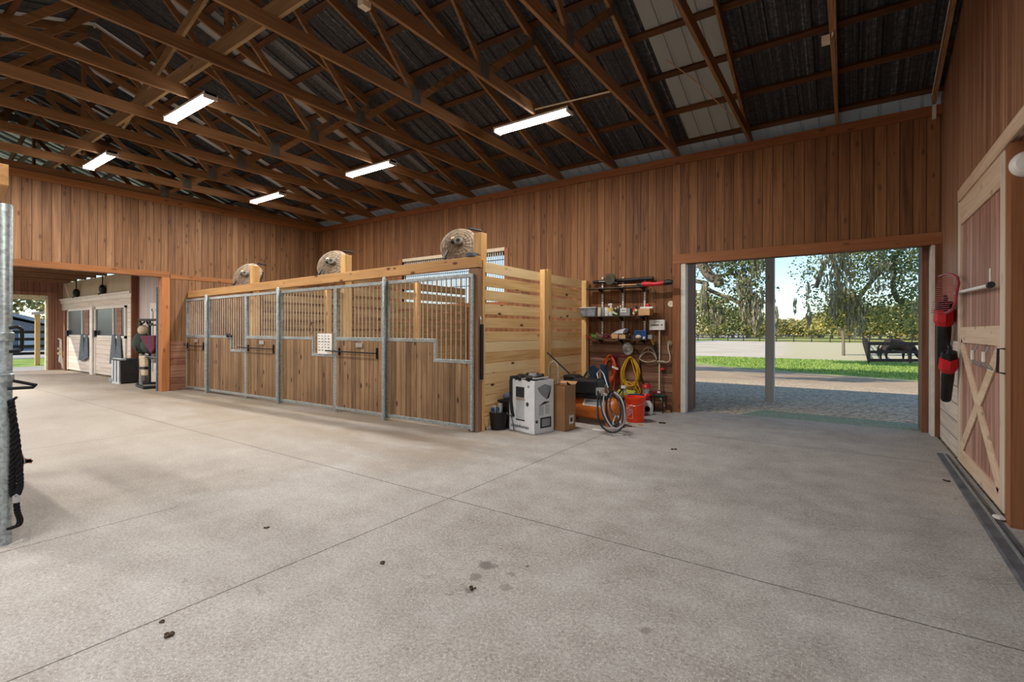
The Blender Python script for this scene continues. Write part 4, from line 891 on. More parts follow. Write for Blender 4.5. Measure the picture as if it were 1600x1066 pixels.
MB().box(q.x-.09,q.x+.06,8.0,8.08,.30,.37).build('body', M['darkred'], t, bevel=.015); MB().box(q.x-.05,q.x+.11,8.0,8.09,.275,.305).build('battery', M['darkgreen'], t, bevel=.005); MB().box(q.x-.0,q.x+.05,7.995,8.0,.33,.36).build('badge', M['white'], t)
# ================================================================= WALL OF TOOLS
yw = YB - .02
for px, lb in ((941, 'left slotted shelf upright'), (973, 'middle slotted shelf upright'), (1007, 'right slotted shelf upright')):
    X = onY(px, 480, yw-.03).x; z1 = onY(px, 433, yw-.03).z; z0 = 1.17
    t = thing('shelf_upright', lb + ' of the tool shelves', 'shelf upright', (X, yw, z0)); m = MB().box(X-.014, X+.014, yw-.025, yw, z0, z1)
    m.build('channel', M['white'], t); s_ = MB()
    for i in range(int((z1-z0)/.05)): s_.box(X-.005, X+.005, yw-.027, yw-.0245, z0+.02+i*.05, z0+.038+i*.05)
    s_.build('slots', M['black'], t)
    for zz in (2.115, 1.615, 1.215): MB().prism([(X, yw-.025, zz-.01), (X, yw-.25, zz-.01), (X, yw-.22, zz-.03), (X, yw-.025, zz-.09)], (.012, 0, 0)).build('bracket', M['black_m'], t)
SH = {}
for nm, z_, x0, x1 in (('top', 2.12, -3.93, -2.87), ('middle', 1.62, -3.98, -2.85), ('bottom', 1.22, -3.93, -2.80)):
    o = MB().box(x0, x1, yw-.27, yw-.03, z_-.015, z_).build('wall_shelf', M['olive'], bevel=.002); tag(o, 'dark grey %s shelf on slotted uprights' % nm, 'shelf', 'tool shelves on the back wall'); SH[nm] = z_
ys_ = yw - .15
def X_(px): return onY(px, 500, ys_).x
zt = SH['top'] + .001
t = thing('long_black_tool', 'long black handled tool lying along the back of the top shelf', 'tool', (X_(975), yw-.06, 2.27)); a = onY(927, 441, yw-.06); c = onY(1021, 435, yw-.06)
MB().tube([a, c], .030, 12).build('shaft', M['black'], t, smooth=True); MB().tube([onY(936,440,yw-.1), onY(945,440,yw-.1)], .008, 6).build('ferrule', M['alu'], t)
t = thing('shovel', 'dirty olive shovel blade standing on the top shelf', 'shovel', (X_(953), ys_, 2.12)); q = onY(953, 437, ys_-.05)
MB().prism([q+Vector((-.09,0,.11)), q+Vector((.05,0,.10)), q+Vector((.10,0,.04)), q+Vector((.08,0,-.04)), q+Vector((.02,0,-.095)), q+Vector((-.06,0,-.095)), q+Vector((-.11,0,-.02))], (0,.03,0)).build('blade', M['olive'], t, bevel=.01)
MB().tube([q+Vector((.05,.02,-.06)), q+Vector((.14,.02,-.065))], .016, 8).build('socket', M['black_m'], t)
t = thing('hedge_trimmer', 'red and black electric trimmer with a pale shaft on the top shelf', 'trimmer', (X_(1010), ys_, 2.15))
MB().tube([onY(966,446,ys_-.05), onY(996,444.5,ys_-.05)], .011, 8).build('shaft', M['tan_h'], t, smooth=True)
MB().tube([onY(995,445,ys_-.05), onY(1004,445,ys_-.05)], .022, 8).tube([onY(1036,443,ys_-.05), onY(1043,441,ys_-.05), onY(1051,441,ys_-.05)], [.03,.05,.035], 10).build('grip', M['black'], t, smooth=True)
MB().tube([onY(1003,444,ys_-.05), onY(1012,444,ys_-.05), onY(1022,444,ys_-.05), onY(1032,443,ys_-.05), onY(1038,442,ys_-.05)], [.035,.045,.03,.042,.03], 10).build('motor_body', M['red'], t, smooth=True)
MB().tube([onY(1011,446,ys_-.05), onY(1010,455,ys_-.05), onY(1014,458,ys_-.05), onY(1017,450,ys_-.05)], .007, 6).tube([onY(1020,447,ys_-.05), onY(1023,456,ys_-.05), onY(1021,466,ys_-.05), onY(1024,474,ys_-.05)], .007, 6).build('cord', M['black'], t)
# middle shelf
z_ = SH['middle'] + .001
def bx(name, label, cat, px0, px1, h, mat, dy=0, dep=.12, base=None, part='body', bev=.004, flare=0):
    a, c = X_(px0), X_(px1); b0 = z_ if base is None else base; y0 = ys_-dep/2+dy
    t = thing(name, label, cat, ((a+c)/2, ys_+dy, b0)); m = MB()
    m.add([(a+flare,y0,b0),(c-flare,y0,b0),(c-flare,y0+dep,b0),(a+flare,y0+dep,b0),(a,y0,b0+h),(c,y0,b0+h),(c,y0+dep,b0+h),(a,y0+dep,b0+h)], [(0,3,2,1),(4,5,6,7),(0,1,5,4),(1,2,6,5),(2,3,7,6),(3,0,4,7)])
    m.build(part, mat, t, bevel=bev); return t, (a+c)/2, b0, y0
t, X, b0, y0 = bx('storage_bin', 'cloudy grey plastic bin at the left end of the middle shelf', 'bin', 910, 934, .155, M['bin'], dep=.2, flare=.02); MB().box(X_(909), X_(935), y0-.01, y0+.21, b0+.15, b0+.165).build('lid', M['white'], t)
def cyl(name, label, cat, px, r_, h, mat, cap=None, caph=.02, dy=0, base=None, capr=.7):
    b0 = z_ if base is None else base; X = X_(px); t = thing(name, label, cat, (X, ys_+dy, b0)); MB().lathe([(r_*.9,0),(r_,.01),(r_,h-.01),(r_*.8,h),(.001,h)], (X,ys_+dy,b0), (0,0,1), 18).build('body', mat, t, smooth=True)
    if cap: MB().lathe([(r_*capr,0),(r_*capr,caph),(.001,caph)], (X,ys_+dy,b0+h), (0,0,1), 14).build('cap', cap, t, smooth=True)
    return t, X
cyl('paint_tin', 'cream tin next to the cloudy grey bin', 'tin', 936.5, .035, .155, M['cream'], M['white'], .008, capr=.95)
cyl('paint_tin', 'grey tin behind the left shelf upright', 'tin', 942, .03, .155, M['grey'], M['cream'], .008, dy=.02, capr=.95)
cyl('white_tub', 'plain white tub between the tins and the spray bottle', 'tub', 948, .036, .15, M['white'], M['cream'], .01, capr=.95)
t, X = cyl('spray_bottle', 'white spray bottle with yellow label on the middle shelf', 'bottle', 954.5, .040, .15, M['white']); MB().box(X-.02,X+.02,ys_-.015,ys_+.015,z_+.15,z_+.19).box(X-.05,X+.03,ys_-.02,ys_+.02,z_+.185,z_+.225).build('spray_head', M['white'], t, bevel=.01)
MB().box(X-.028,X+.03,ys_-.042,ys_-.036,z_+.08,z_+.145).build('label', M['yel_l'], t)
for i, (px, h, cm) in enumerate(((961, .12, 'white'), (965, .14, 'cream'), (969, .155, 'white'))):
    t, X = cyl('lotion_bottle', ['short dark bottle right of the spray bottle', 'middle dark bottle with a cream cap right of the spray bottle', 'tall dark bottle with a white cap beside the labelled grey box'][i], 'bottle', px, .022, h, M['olive'], M[cm], .03, dy=.02)
X = X_(963); t = thing('fallen_tube', 'pale green tube tipped over before the dark bottles', 'tube', (X, ys_-.08, z_)); MB().beam((X-.05,ys_-.07,z_+.075),(X+.05,ys_-.07,z_+.022),.03,.035).build('tube', plain('pale green plastic', '#b8c8a0'), t, bevel=.006)
t, X, b0, y0 = bx('grey_case', 'grey case with a white paper label on the middle shelf', 'case', 970, 986, .13, M['grey']); MB().box(X-.075,X+.03,y0-.004,y0-.001,b0+.06,b0+.135).build('label', M['white'], t); MB().box(X-.05,X+.01,y0-.006,y0-.0035,b0+.09,b0+.10).build('print', M['ink'], t)
X = X_(992); t = thing('red_trigger_bottle', 'red and black trigger tool on the middle shelf', 'bottle', (X, ys_, z_)); MB().prism([(X-.03,ys_-.03,z_),(X+.02,ys_-.03,z_),(X+.045,ys_-.03,z_+.11),(X-.0,ys_-.03,z_+.14),(X-.04,ys_-.03,z_+.10)], (0,.06,0)).build('body', M['red'], t, bevel=.008); MB().box(X+.0,X+.04,ys_-.02,ys_+.02,z_+.125,z_+.165).build('cap', M['black'], t, bevel=.006)
X = X_(995); t = thing('green_label_bottle', 'small leaning bottle with a pale green label', 'bottle', (X, ys_-.08, z_)); MB().beam((X-.03,ys_-.08,z_+.022),(X+.03,ys_-.08,z_+.105),.04,.042).build('body', plain('pale lime label', '#c8dca0'), t, bevel=.008)
MB().beam((X-.008,ys_-.103,z_+.05),(X+.01,ys_-.103,z_+.075),.004,.02).build('mark', M['black'], t)
t, X, b0, y0 = bx('cardboard_tray', 'pale cardboard box at the right end of the middle shelf', 'box', 1000.5, 1018, .115, M['card_l'], dep=.2)
t, X2, b2, y2 = bx('white_pack', 'white flat packets lying on the pale cardboard box', 'packet', 1002, 1022, .03, M['white'], base=z_+.116, dep=.14)
t, X3, b3, y3 = bx('red_pouch', 'red pouch on top of the white packets', 'pouch', 1008.5, 1015, .05, M['red'], base=z_+.147, dep=.06, bev=.012)
# bottom shelf
z_ = SH['bottom'] + .001
rr = random.Random(5)
for i, (mat, lb, px, n) in enumerate((('green', 'tangle of green cord at the left of the bottom shelf', 928, 5), ('dusty', 'tangle of grey wire in the middle left of the bottom shelf', 938, 8), ('darkred', 'tangle of dark red cord on the bottom shelf', 949, 6), ('red', 'small red cord end at the left tip of the bottom shelf', 921, 2))):
    m = MB()
    for k in range(n):
        X = X_(px) + rr.uniform(-.05,.05); rx, ry = rr.uniform(.04,.08)*(1 if n > 2 else .4), rr.uniform(.03,.08)*(1 if n > 2 else .4); zc = z_+.01+rr.uniform(.0,.05); tl = rr.uniform(-.4,.4)
        m.tube([(X+rx*math.cos(a), ys_-.03+ry*math.sin(a), max(z_+.008, zc+.03*math.sin(2*a+k)+tl*.06*math.cos(a))) for a in [j*math.pi/6 for j in range(12)]], .006, 5, True)
    o = m.build('cord_tangle', M[mat], smooth=True); tag(o, lb, 'cord', 'cord tangles on the bottom shelf')
t, X, b0, y0 = bx('tan_box', 'tan tapered pot on the bottom shelf under a grey bag', 'pot', 957, 968, .085, M['card_l'], flare=.01); bx('wood_block_box', 'small wooden box right of the tan pot', 'box', 969, 979, .07, M['tan_h'])
X = X_(970); t = thing('grey_bag', 'crumpled pale grey bag lying over the boxes on the bottom shelf', 'bag', (X, ys_, z_+.09)); MB().add([(X-.12,ys_-.06,z_+.09),(X+.06,ys_-.08,z_+.09),(X+.10,ys_+.06,z_+.10),(X-.08,ys_+.07,z_+.10),(X-.03,ys_-.05,z_+.15),(X+.10,ys_-.04,z_+.185),(X+.13,ys_+.05,z_+.17),(X+.0,ys_+.06,z_+.16),(X-.16,ys_-.02,z_+.092)], [(0,3,2,1),(4,5,6,7),(0,1,5,4),(1,2,6,5),(2,3,7,6),(3,8,0),(0,4,8),(8,4,7),(8,7,3)]).build('bag', plain('pale grey film', '#b8bcc4', .4), t, bevel=.006)
t, X, b0, y0 = bx('blue_case', 'flat blue plastic case standing at the right of the bottom shelf', 'case', 990.5, 1009, .145, M['blue'], dep=.06, dy=.05); MB().box(X-.08,X+.08,y0-.004,y0,b0+.11,b0+.12).build('latch_line', M['navy'], t)
X = X_(999); t = thing('small_parts_bag', 'cream bag of small parts before the blue case', 'bag', (X, ys_-.06, z_)); MB().ball((X, ys_-.05, z_+.035), .05, 10, (1.1,.7,.7)).build('bag', M['cream'], t)
cyl('white_roll', 'white roll at the front of the bottom shelf', 'roll', 1009, .022, .04, M['white'], dy=-.08); bx('white_sockets', 'white and red box at the right end of the bottom shelf', 'box', 1014, 1020.5, .07, M['grey'])
cyl('dark_jar', 'small dark jar between the wooden box and the blue case', 'jar', 984, .025, .075, M['black'], M['grey'], .01)
# hung below
q = onY(982, 545, yw-.10); t = thing('clamp_lamp', 'round aluminium reflector clamp lamp hung under the shelves', 'lamp', q)
ax_ = Vector((-.25, -1, -.05)).normalized(); MB().lathe([(.02,-.10),(.05,-.085),(.09,-.03),(.108,.02),(.104,.02),(.085,-.028),(.045,-.07),(.001,-.08)], q, ax_, 32).build('reflector', M['alu'], t, smooth=True)
MB().ball(q+ax_*-.03, .026, 12).build('bulb', M['white'], t, smooth=True); MB().tube([q+Vector((.09,.05,-.02)), q+Vector((.13,.05,-.03)), q+Vector((.16,.04,-.08))], .010, 6).tube([q+Vector((.07,.05,.07)), q+Vector((.10,.05,.14))], .012, 6).build('clamp', M['black_m'], t)
def spline(P, k=5, closed=False):
    n = len(P); Q = []
    for i in range(n if closed else n-1):
        p0, p1, p2, p3 = (P[(i-1)%n], P[i], P[(i+1)%n], P[(i+2)%n]) if closed else (P[max(0,i-1)], P[i], P[i+1], P[min(n-1,i+2)])
        for s_ in range(k):
            h = s_/k; Q.append(.5*((2*p1)+(p2-p0)*h+(2*p0-5*p1+4*p2-p3)*h*h+(3*p1-p0-3*p2+p3)*h*h*h))
    if not closed: Q.append(P[-1])
    return Q
def coil(name, label, cx, ytop, wpx, hpx, nloop, r_, mat, Y, seed, tail=None, cat='hose'):
    rg = random.Random(seed); m = MB(); P = []
    for k in range(nloop):
        w_ = wpx*(.8+.35*rg.random()); h_ = hpx*(.85+.3*rg.random()); dy = rg.uniform(-.05, .05); ox = rg.uniform(-1.5, 1.5)
        for a in range(8):
            th = math.pi/2 + a*math.pi/4; px = cx + ox + w_*math.cos(th)*(1 if math.sin(th) < .5 else .75); py = ytop + h_ - h_*math.sin(th)
            P.append(onY(px, py, Y + dy + (.02 if a % 2 else -.01)))
    m.tube(spline(P, 4, True), r_, 6, True)
    if tail: 
        for tl in tail: m.tube(spline([onY(a, b, Y) for a, b in tl], 4), r_, 6)
    return m, tag(m.build(name, mat, smooth=True), label, cat)
coil('yellow_cord', 'yellow extension cord coiled and hung on the back wall', 985, 558, 13, 26, 7, .0085, M['yellow'], yw-.10, 4, [[(985,558),(990,575),(997,600),(1001,612),(996,620)], [(983,606),(990,598),(999,606),(994,619),(986,612)], [(972,605),(976,596),(990,602),(1000,617)]], 'extension cord')
coil('orange_hose', 'orange air hose coiled and hung on the back wall left of the yellow cord', 953, 555, 8.5, 20, 6, .0105, M['orange_c'], yw-.11, 9, [[(946,560),(941,572),(948,578)], [(960,575),(960,600),(958,612)]])
coil('red_hose', 'dull red hose coiled between the orange hose and the yellow cord', 962, 557, 5, 22, 3, .009, M['darkred'], yw-.06, 12, [[(957,560),(966,575),(968,592),(963,608)], [(955,556),(968,556),(980,558)]])
q = onY(961, 575, yw-.16); t = thing('hose_ties', 'white tie wrapped round the orange and red hoses', 'tie', q); MB().beam(q+Vector((-.05,0,.02)), q+Vector((.06,0,-.02)), .03, .03).build('tie', M['white'], t)
q = onY(1012, 555, yw-.06); t = thing('wire_muzzle', 'grey triangular wire rack hung below the shelves', 'rack', q)
MB().tube(spline([onY(a, b, yw-.06) for a, b in ((999.5,560),(1003,551),(1008,545),(1013,543),(1018,545),(1023,552),(1026,562),(1020,565),(1012,566),(1004,564))], 4, True), .009, 8, True).tube(spline([onY(a, b, yw-.09) for a, b in ((1000,559),(1006,552),(1013,550),(1020,552),(1026,561))], 4), .009, 8).tube([onY(1013,544,yw-.06), onY(1013,551,yw-.09)], .007, 6).build('frame', M['dusty_l'], t, smooth=True)
q = onY(1019, 535, yw-.05); t = thing('folding_saw', 'yellow and black hand tool hung right of the reflector lamp', 'hand tool', q)
MB().tube([onY(1017,529,yw-.05), onY(1021.5,539,yw-.05)], .018, 8).build('handle', M['yellow'], t); MB().tube([onY(1021.5,539,yw-.04), onY(1028,552,yw-.04), onY(1028,563,yw-.04)], [.02,.022,.015], 8).build('blade_cover', M['black'], t)
t = thing('black_hose_end', 'thin black hose hanging down right of the yellow cord', 'hose', (-2.95, yw-.05, .6)); MB().tube(spline([onY(a, b, yw-.04) for a, b in ((1000,562),(1000,582),(1004,596),(1011,608))], 4), .012, 6).build('hose', M['black'], t, smooth=True)
# breaker box, conduit, dial, outlet, plug
a = onY(1015, 500, yw-.05); c = onY(1039, 516, yw-.05); t = thing('electric_box', 'white electrical box on the back wall right of the shelves', 'electrical box', (a.x, yw, c.z))
MB().box(a.x, c.x, yw-.07, yw, c.z, a.z).build('case', M['white'], t, bevel=.008); MB().box(a.x+.03, c.x-.09, yw-.0725, yw-.0695, (a.z+c.z)/2-.008, (a.z+c.z)/2+.006).box(c.x-.06, c.x-.035, yw-.0725, yw-.0695, (a.z+c.z)/2-.01, (a.z+c.z)/2+.01).box(a.x+.08, c.x-.06, yw-.0725, yw-.0695, a.z-.035, a.z-.03).build('print', M['ink'], t)
X = onY(1030.5, 560, yw-.03).x; t = thing('conduit_pipe', 'pale conduit running down from the white electrical box', 'conduit', (X, yw, 0)); MB().tube([(X, yw-.03, c.z), (X+.0, yw-.03, .24), (X+.06,yw-.05,.16),(X+.10,yw-.06,.08)], .014, 8).build('pipe', M['cream'], t, smooth=True)
q = onY(1048, 475, YB-.02); t = thing('round_dial', 'round cream dial thermometer beside the door post', 'thermometer', q); MB().lathe([(.052,0),(.052,.02),(.001,.022)], (q.x, YB, q.z), (0,-1,0), 24).build('dial', M['cream'], t, smooth=True); MB().beam((q.x-.015,YB-.024,q.z-.01),(q.x+.012,YB-.024,q.z+.012),.002,.004).build('hand', M['ink'], t)
q = onY(1046, 537, yw-.03); t = thing('wall_outlet', 'round corroded outlet beside the door post', 'outlet', q); MB().lathe([(.055,0),(.05,.03),(.03,.045),(.001,.045)], (q.x, yw, q.z), (0,-1,0), 16).build('cover', M['dusty'], t, smooth=True)
t = thing('pipe_heater_cord', 'pale cord looping from the round outlet to a white plug', 'cord', q); MB().tube(spline([onY(a, b, yw-.06) for a, b in ((1045,536),(1044,545),(1047,556),(1046,564),(1041,566.5))], 4), .009, 8).build('cord', M['cream'], t, smooth=True); MB().tube([onY(1041,566.5,yw-.06), onY(1036,565.5,yw-.06), onY(1027,565,yw-.06)], [.014,.022,.016], 10).build('plug', M['dusty_l'], t, smooth=True)
q = onY(1036, 577, yw-.04); t = thing('red_reel_knob', 'small red domed knob with a dark lead on the kick boards', 'knob', q); MB().lathe([(.04,0),(.035,.02),(.02,.035),(.001,.038)], q+Vector((0,0,-.01)), (0,0,1), 16).build('dome', M['red'], t, smooth=True); MB().tube([q, q+Vector((.0,0,-.3)), q+Vector((.03,0,-.55))], .006, 6).build('lead', M['black'], t)

# ================================================================= LEFT AISLE beyond the wide doorway
XF = -22.2; YN = 4.93
b = MB(); b.box(XF-.15, XF, 4.553, YN+.2, 0, 3.1).box(XF-.15, XF, -1.1, 1.7, 0, 3.1).box(XF-.15, XF, 1.7, 4.553, 2.50, 3.1)
struct('wall_aisle_end', b, M['pink_w'])
struct('trim_20', MB().box(XF, XF+.03, 1.6, 4.80, 2.50, 2.62).box(XF, XF+.03, 4.56, 4.70, 0, 2.5), M['pink_w'])
struct('trim_21', MB().box(XF-.15, XF-.0, 4.50, 4.553, 0, 2.40).box(XF-.15, XF, 1.7, 4.5, 2.36, 2.5), plain('pale jamb paint', '#cfc6a4', .7))
# north side: boards, cornice, stall fronts
xa, xb, xc = XF, -15.78, XL-.15
struct('wall_aisle_north', MB().box(xa, xb, YN, YN+.15, 2.34, 2.94).box(xa, xb, YN+.02, YN+.15, 0, 2.34), M['tan_b'])
struct('wall_aisle_north_setback', MB().box(xb, xc, YN+.12, YN+.27, 0, 3.05), M['lav_b'])
struct('trim_22', MB().box(xa, xb, YN-.10, YN+.0, 2.34, 2.40).box(xa, xb, YN-.06, YN, 2.24, 2.34), M['white_p'])
struct('trim_23', MB().box(xa, xb, YN-.03, YN+.02, 2.02, 2.24), M['white_b'])
struct('trim_24', MB().box(xb-.04, xb+.03, YN-.05, YN+.12, 0, 3.0), M['jamb'])
struct('trim_25', MB().box(-16.1, xb-.04, YN-.04, YN+.02, 0, 2.02), M['white_b'])
struct('wall_aisle_south', MB().box(XF, XL-.15, -1.2, -1.08, 0, 3.1), M['lav_b'])
c_ = struct('ceiling_left_aisle', MB().box(XF, XL-.15, -1.2, YN+.3, 3.12, 3.16), M['joist'])
k = 0; X = -13.1
while X > XF:
    o = MB().box(X-.03, X+.03, -1.08, YN+.0, 2.93, 3.12).build('ceiling_joist', M['joist'] if k != 1 else M['white_b']); tag(o, 'ceiling joist of the left aisle, %s beyond the wide doorway' % ORD[k], 'joist', 'ceiling joists of the left aisle'); k += 1; X -= .95
def aisle_stall(x0, x1, label):
    t = thing('aisle_stall_door', label, 'stall door', (x0, YN-.04, 0), 'white stall doors of the left aisle')
    y = YN-.045; f = MB()
    for x in (x0, x1-.07): f.box(x, x+.07, y-.03, y+.02, .04, 2.02)
    f.box(x0, x1, y-.03, y+.02, 1.97, 2.02).box(x0, x1, y-.03, y+.02, 1.12, 1.19); f.build('frame', M['white_p'], t)
    xm = x0 + (x1-x0)*.60
    MB().box(x0+.07, xm, y-.0, y+.015, 1.19, 1.97).build('dark_screen', M['screen'], t)
    MB().box(xm, xm+.05, y-.02, y+.02, 1.19, 1.97).build('mullion', M['white_p'], t)
    MB().box(xm+.05, x1-.07, y+.005, y+.02, 1.19, 1.97).build('right_screen', M['screen'], t)
    MB().box(xm+.25, x1-.35, y-.005, y+.01, 1.19, 1.97).build('brown_slats', M['kick_y'], t)
    MB().box(x0+.07, x1-.07, y-.01, y+.015, .05, 1.12).build('white_boards', M['white_b'], t)
    MB().box(x0+.10, x0+.22, y-.09, y-.03, 1.15, 1.34).build('latch', M['black'], t)
    q = x0 + (x1-x0)*.62; b = thing('folded_blanket', 'blue grey blanket strip hung on the %s white aisle stall door' % ('far' if x0 < -20 else 'near'), 'blanket', (q, y, 1.2), 'blankets on the white stall doors')
    m = MB(); n = 6
    for s_ in range(2):
        a = q + (.0 if s_ == 0 else .42); m.prism([(a, y-.05, 1.22), (a+.22, y-.05, 1.22), (a+(.42 if s_ == 0 else .40), y-.08, .40 if s_ == 0 else .5), (a-.10, y-.08, .40)], (0, .02, 0))
    m.build('cloth', M['greyb'], b, bevel=.006)
aisle_stall(-21.4, -18.95, 'far white stall door with dark upper screen in the left aisle')
aisle_stall(-18.65, -16.15, 'near white stall door with dark upper screen in the left aisle')
o = MB().box(-18.93, -18.70, YN-.12, YN-.0, 0, 2.05).build('stall_jamb', M['white_p']); tag(o, 'pale post between the two white aisle stall doors', 'post')
o = MB().box(-21.62, -21.44, YN-.12, YN-.0, 0, 2.0).build('stall_jamb', M['jamb']); tag(o, 'dark post at the far edge of the white aisle stall doors', 'post')
# framed white door at the right of the aisle wall
t = struct('door_1', MB().box(-14.9, -13.6, YN+.08, YN+.118, 0, 2.05), M['white_p']); MB().box(-14.75, -14.68, YN+.06, YN+.08, .3, 1.9).box(-14.75, -13.7, YN+.06, YN+.08, 1.83, 1.9).build('door_moulding', M['ink_l'], t)
# little gear along the aisle
for (px, py, lb) in ((119, 458, 'dark bracket lamp on the aisle cornice, farther one'), (160, 452, 'dark bracket lamp on the aisle cornice, nearer one')):
    q = onY(px, py, YN-.08); t = thing('cornice_lamp', lb, 'bracket lamp', q); MB().ball((q.x, q.y, q.z), .09, 10, (1, 1, 1.6)).beam((q.x-.3, q.y, q.z-.14), (q.x, q.y, q.z-.1), .05, .05).build('head', M['black_m'], t); MB().tube([(q.x, q.y, q.z), (q.x, q.y, q.z+.5)], .015, 6).build('stem', M['black_m'], t)
# water pipes at the far corner
t = thing('water_pipes', 'white water pipes and taps in the far corner of the left aisle', 'pipes', (-21.9, 4.8, 0))
def fw(px, py): return onX(px, py, XF+.12)
MB().tube([fw(91,529), fw(95,531), fw(95.5,556), fw(97,566), fw(99,576)], .035, 8).tube([fw(95,545), fw(93,565), fw(96,567)], .03, 8).build('pipe', M['white'], t, smooth=True)
MB().tube([fw(90,545), fw(94,545)], .05, 8).tube([fw(90,553), fw(94,552)], .05, 8).tube([fw(100,562), fw(98,562)], .04, 8).build('tap', M['cream'], t)
MB().box(XF+.08, XF+.16, fw(98,550).y, fw(100.5,550).y, fw(101,556).z, fw(101,549).z).build('valve_box', M['yel_l'], t)
# black tote with grey latches on wheels
a, c = onZ(172, 597), onZ(219, 599); xx0 = -15.35; 
t = thing('rolling_tote', 'large black storage tote with grey clip bands beside the saddle rack', 'tote', (-14.6, 4.45, 0))
P0 = onZ(176, 598); P1 = onZ(189, 600.5); P2 = onZ(216, 598); 
uu_ = (P1-P0); vv_ = (P2-P1); HH = .60
MB().prism([P0, P1, P2, P2-uu_], (0,0,HH)).build('bin', M['black'], t, bevel=.03)
MB().prism([P0+Vector((0,0,HH-.06))-vv_*.02, P1+Vector((0,0,HH-.06))-vv_*.02, P2+Vector((0,0,HH-.06))+vv_*.02, P2-uu_+Vector((0,0,HH-.06))+vv_*.02], (0,0,.08)).build('lid', M['black'], t, bevel=.02)
m = MB(); nn = vv_.normalized()*-.03
for f0 in (.02, .36, .72): m.prism([P0+uu_*f0+nn, P0+uu_*(f0+.2)+nn, P0+uu_*(f0+.2), P0+uu_*f0], (0,0,HH-.02))
m.prism([P0+nn*1.2, P1+nn*1.2, P1, P0], (0,0,.04)); mm = m.build('clip_band', M['ink_l'], t)
m = MB(); m.prism([P0+Z*(HH-.01), P1+Z*(HH-.01), P1+vv_*.3+Z*(HH-.01), P0+vv_*.3+Z*(HH-.01)], (0,0,.04)).build('lid_clip', M['ink_l'], t)
MB().lathe([(.07,-.02),(.07,.02)], P0+nn*1.5+Z*.07, vv_.normalized(), 16).build('wheel', M['grey'], t, smooth=True)
# saddle rack with gear
Yk = 4.52
def kz(px, py): return onY(px, py, Yk)
t = thing('saddle_rack', 'black steel saddle rack on wheels just inside the left doorway', 'saddle rack', kz(232, 606)*1.0)
base0 = onZ(214, 604.5); base1 = onZ(226, 608.5); base2 = onZ(250, 607)
MB().tube([base0+Z*.04, base1+Z*.04, base1+(base2-base1)*.9+Z*.04], .035, 8).tube([onZ(214,602)+Z*.04, onZ(250,601)+Z*.04], .03, 8).build('base', M['black_m'], t, smooth=True)
MB().tube([kz(220.5,602), kz(220.5,555)], .035, 8).build('front_post', M['grey'], t, smooth=True)
MB().tube([kz(234,600), kz(234,500)], .03, 8).tube([kz(218,500), kz(250,500)], .028, 8).tube([kz(232,508), kz(250,508)], .022, 8).tube([kz(218,500), kz(221,507), kz(226,503)], .02, 6).tube([kz(229,501), kz(231,507), kz(238,506)], .02, 6).tube([kz(221,556), kz(252,560)], .03, 8).tube([kz(224,553), kz(232,560), kz(250,560)], .02, 8).build('arms', M['black_m'], t, smooth=True)
q = kz(224, 516); t = thing('sun_hat', 'pale tan cap hanging on the saddle rack', 'hat', q); MB().ball(q, .14, 14, (1.15, .8, .9)).build('crown', M['canvas'], t, smooth=True); MB().tube([q+Vector((-.10,-.05,.12)), q+Vector((.05,-.06,.14))], .03, 8).build('band', M['black'], t)
q = kz(222, 536); t = thing('saddle', 'dark green covered saddle resting on the saddle rack', 'saddle', q); MB().ball(q, .27, 16, (.9, .7, 1.0)).ball(q+Vector((.36,.05,-.06)), .25, 16, (1.5, .7, .8)).build('cover', M['green_c'], t, smooth=True); MB().ball(q+Vector((.08,-.14,-.08)), .1, 10, (.5,.3,1.2)).build('flap', M['black'], t, smooth=True)
q = kz(240, 536); t = thing('saddle_blanket', 'maroon blanket draped over the saddle rack', 'blanket', q); MB().prism([kz(226,525)+Vector((0,-.12,0)), kz(250,524)+Vector((0,-.12,0)), kz(250,545)+Vector((0,-.12,0)), kz(245,553)+Vector((0,-.12,0)), kz(236,541)+Vector((0,-.12,0))], (0,.06,0)).build('cloth', M['maroon'], t, bevel=.02)
q = kz(226, 566); t = thing('boot_bag', 'tan canvas bag with dark straps hanging on the saddle rack', 'bag', q); MB().prism([kz(221,556)+Vector((0,-.06,0)), kz(230,556)+Vector((0,-.06,0)), kz(231,587)+Vector((0,-.06,0)), kz(225,587)+Vector((0,-.06,0))], (0,.10,0)).build('bag', M['canvas'], t, bevel=.02); MB().prism([kz(222,573)+Vector((0,-.065,0)), kz(231,573)+Vector((0,-.065,0)), kz(231,577)+Vector((0,-.065,0)), kz(222,577)+Vector((0,-.065,0))], (0,.10,0)).build('strap', M['black'], t)
o = MB().prism([kz(217,552)+Vector((0,.2,0)), kz(226,552)+Vector((0,.2,0)), kz(226,568)+Vector((0,.2,0)), kz(217,568)+Vector((0,.2,0))], (0,.05,0)).build('white_pad', M['white']); tag(o, 'folded white pad beneath the dark green saddle', 'pad')
q = onX(252, 560, XL-.3); t = thing('tall_blue_mirror', 'tall narrow grey blue board leaning inside the left door post', 'board', (XL-.3, 4.33, 0)); MB().box(XL-.20, XL-.16, 4.365, 4.395, 0, 2.3).build('board', M['greyb'], t)

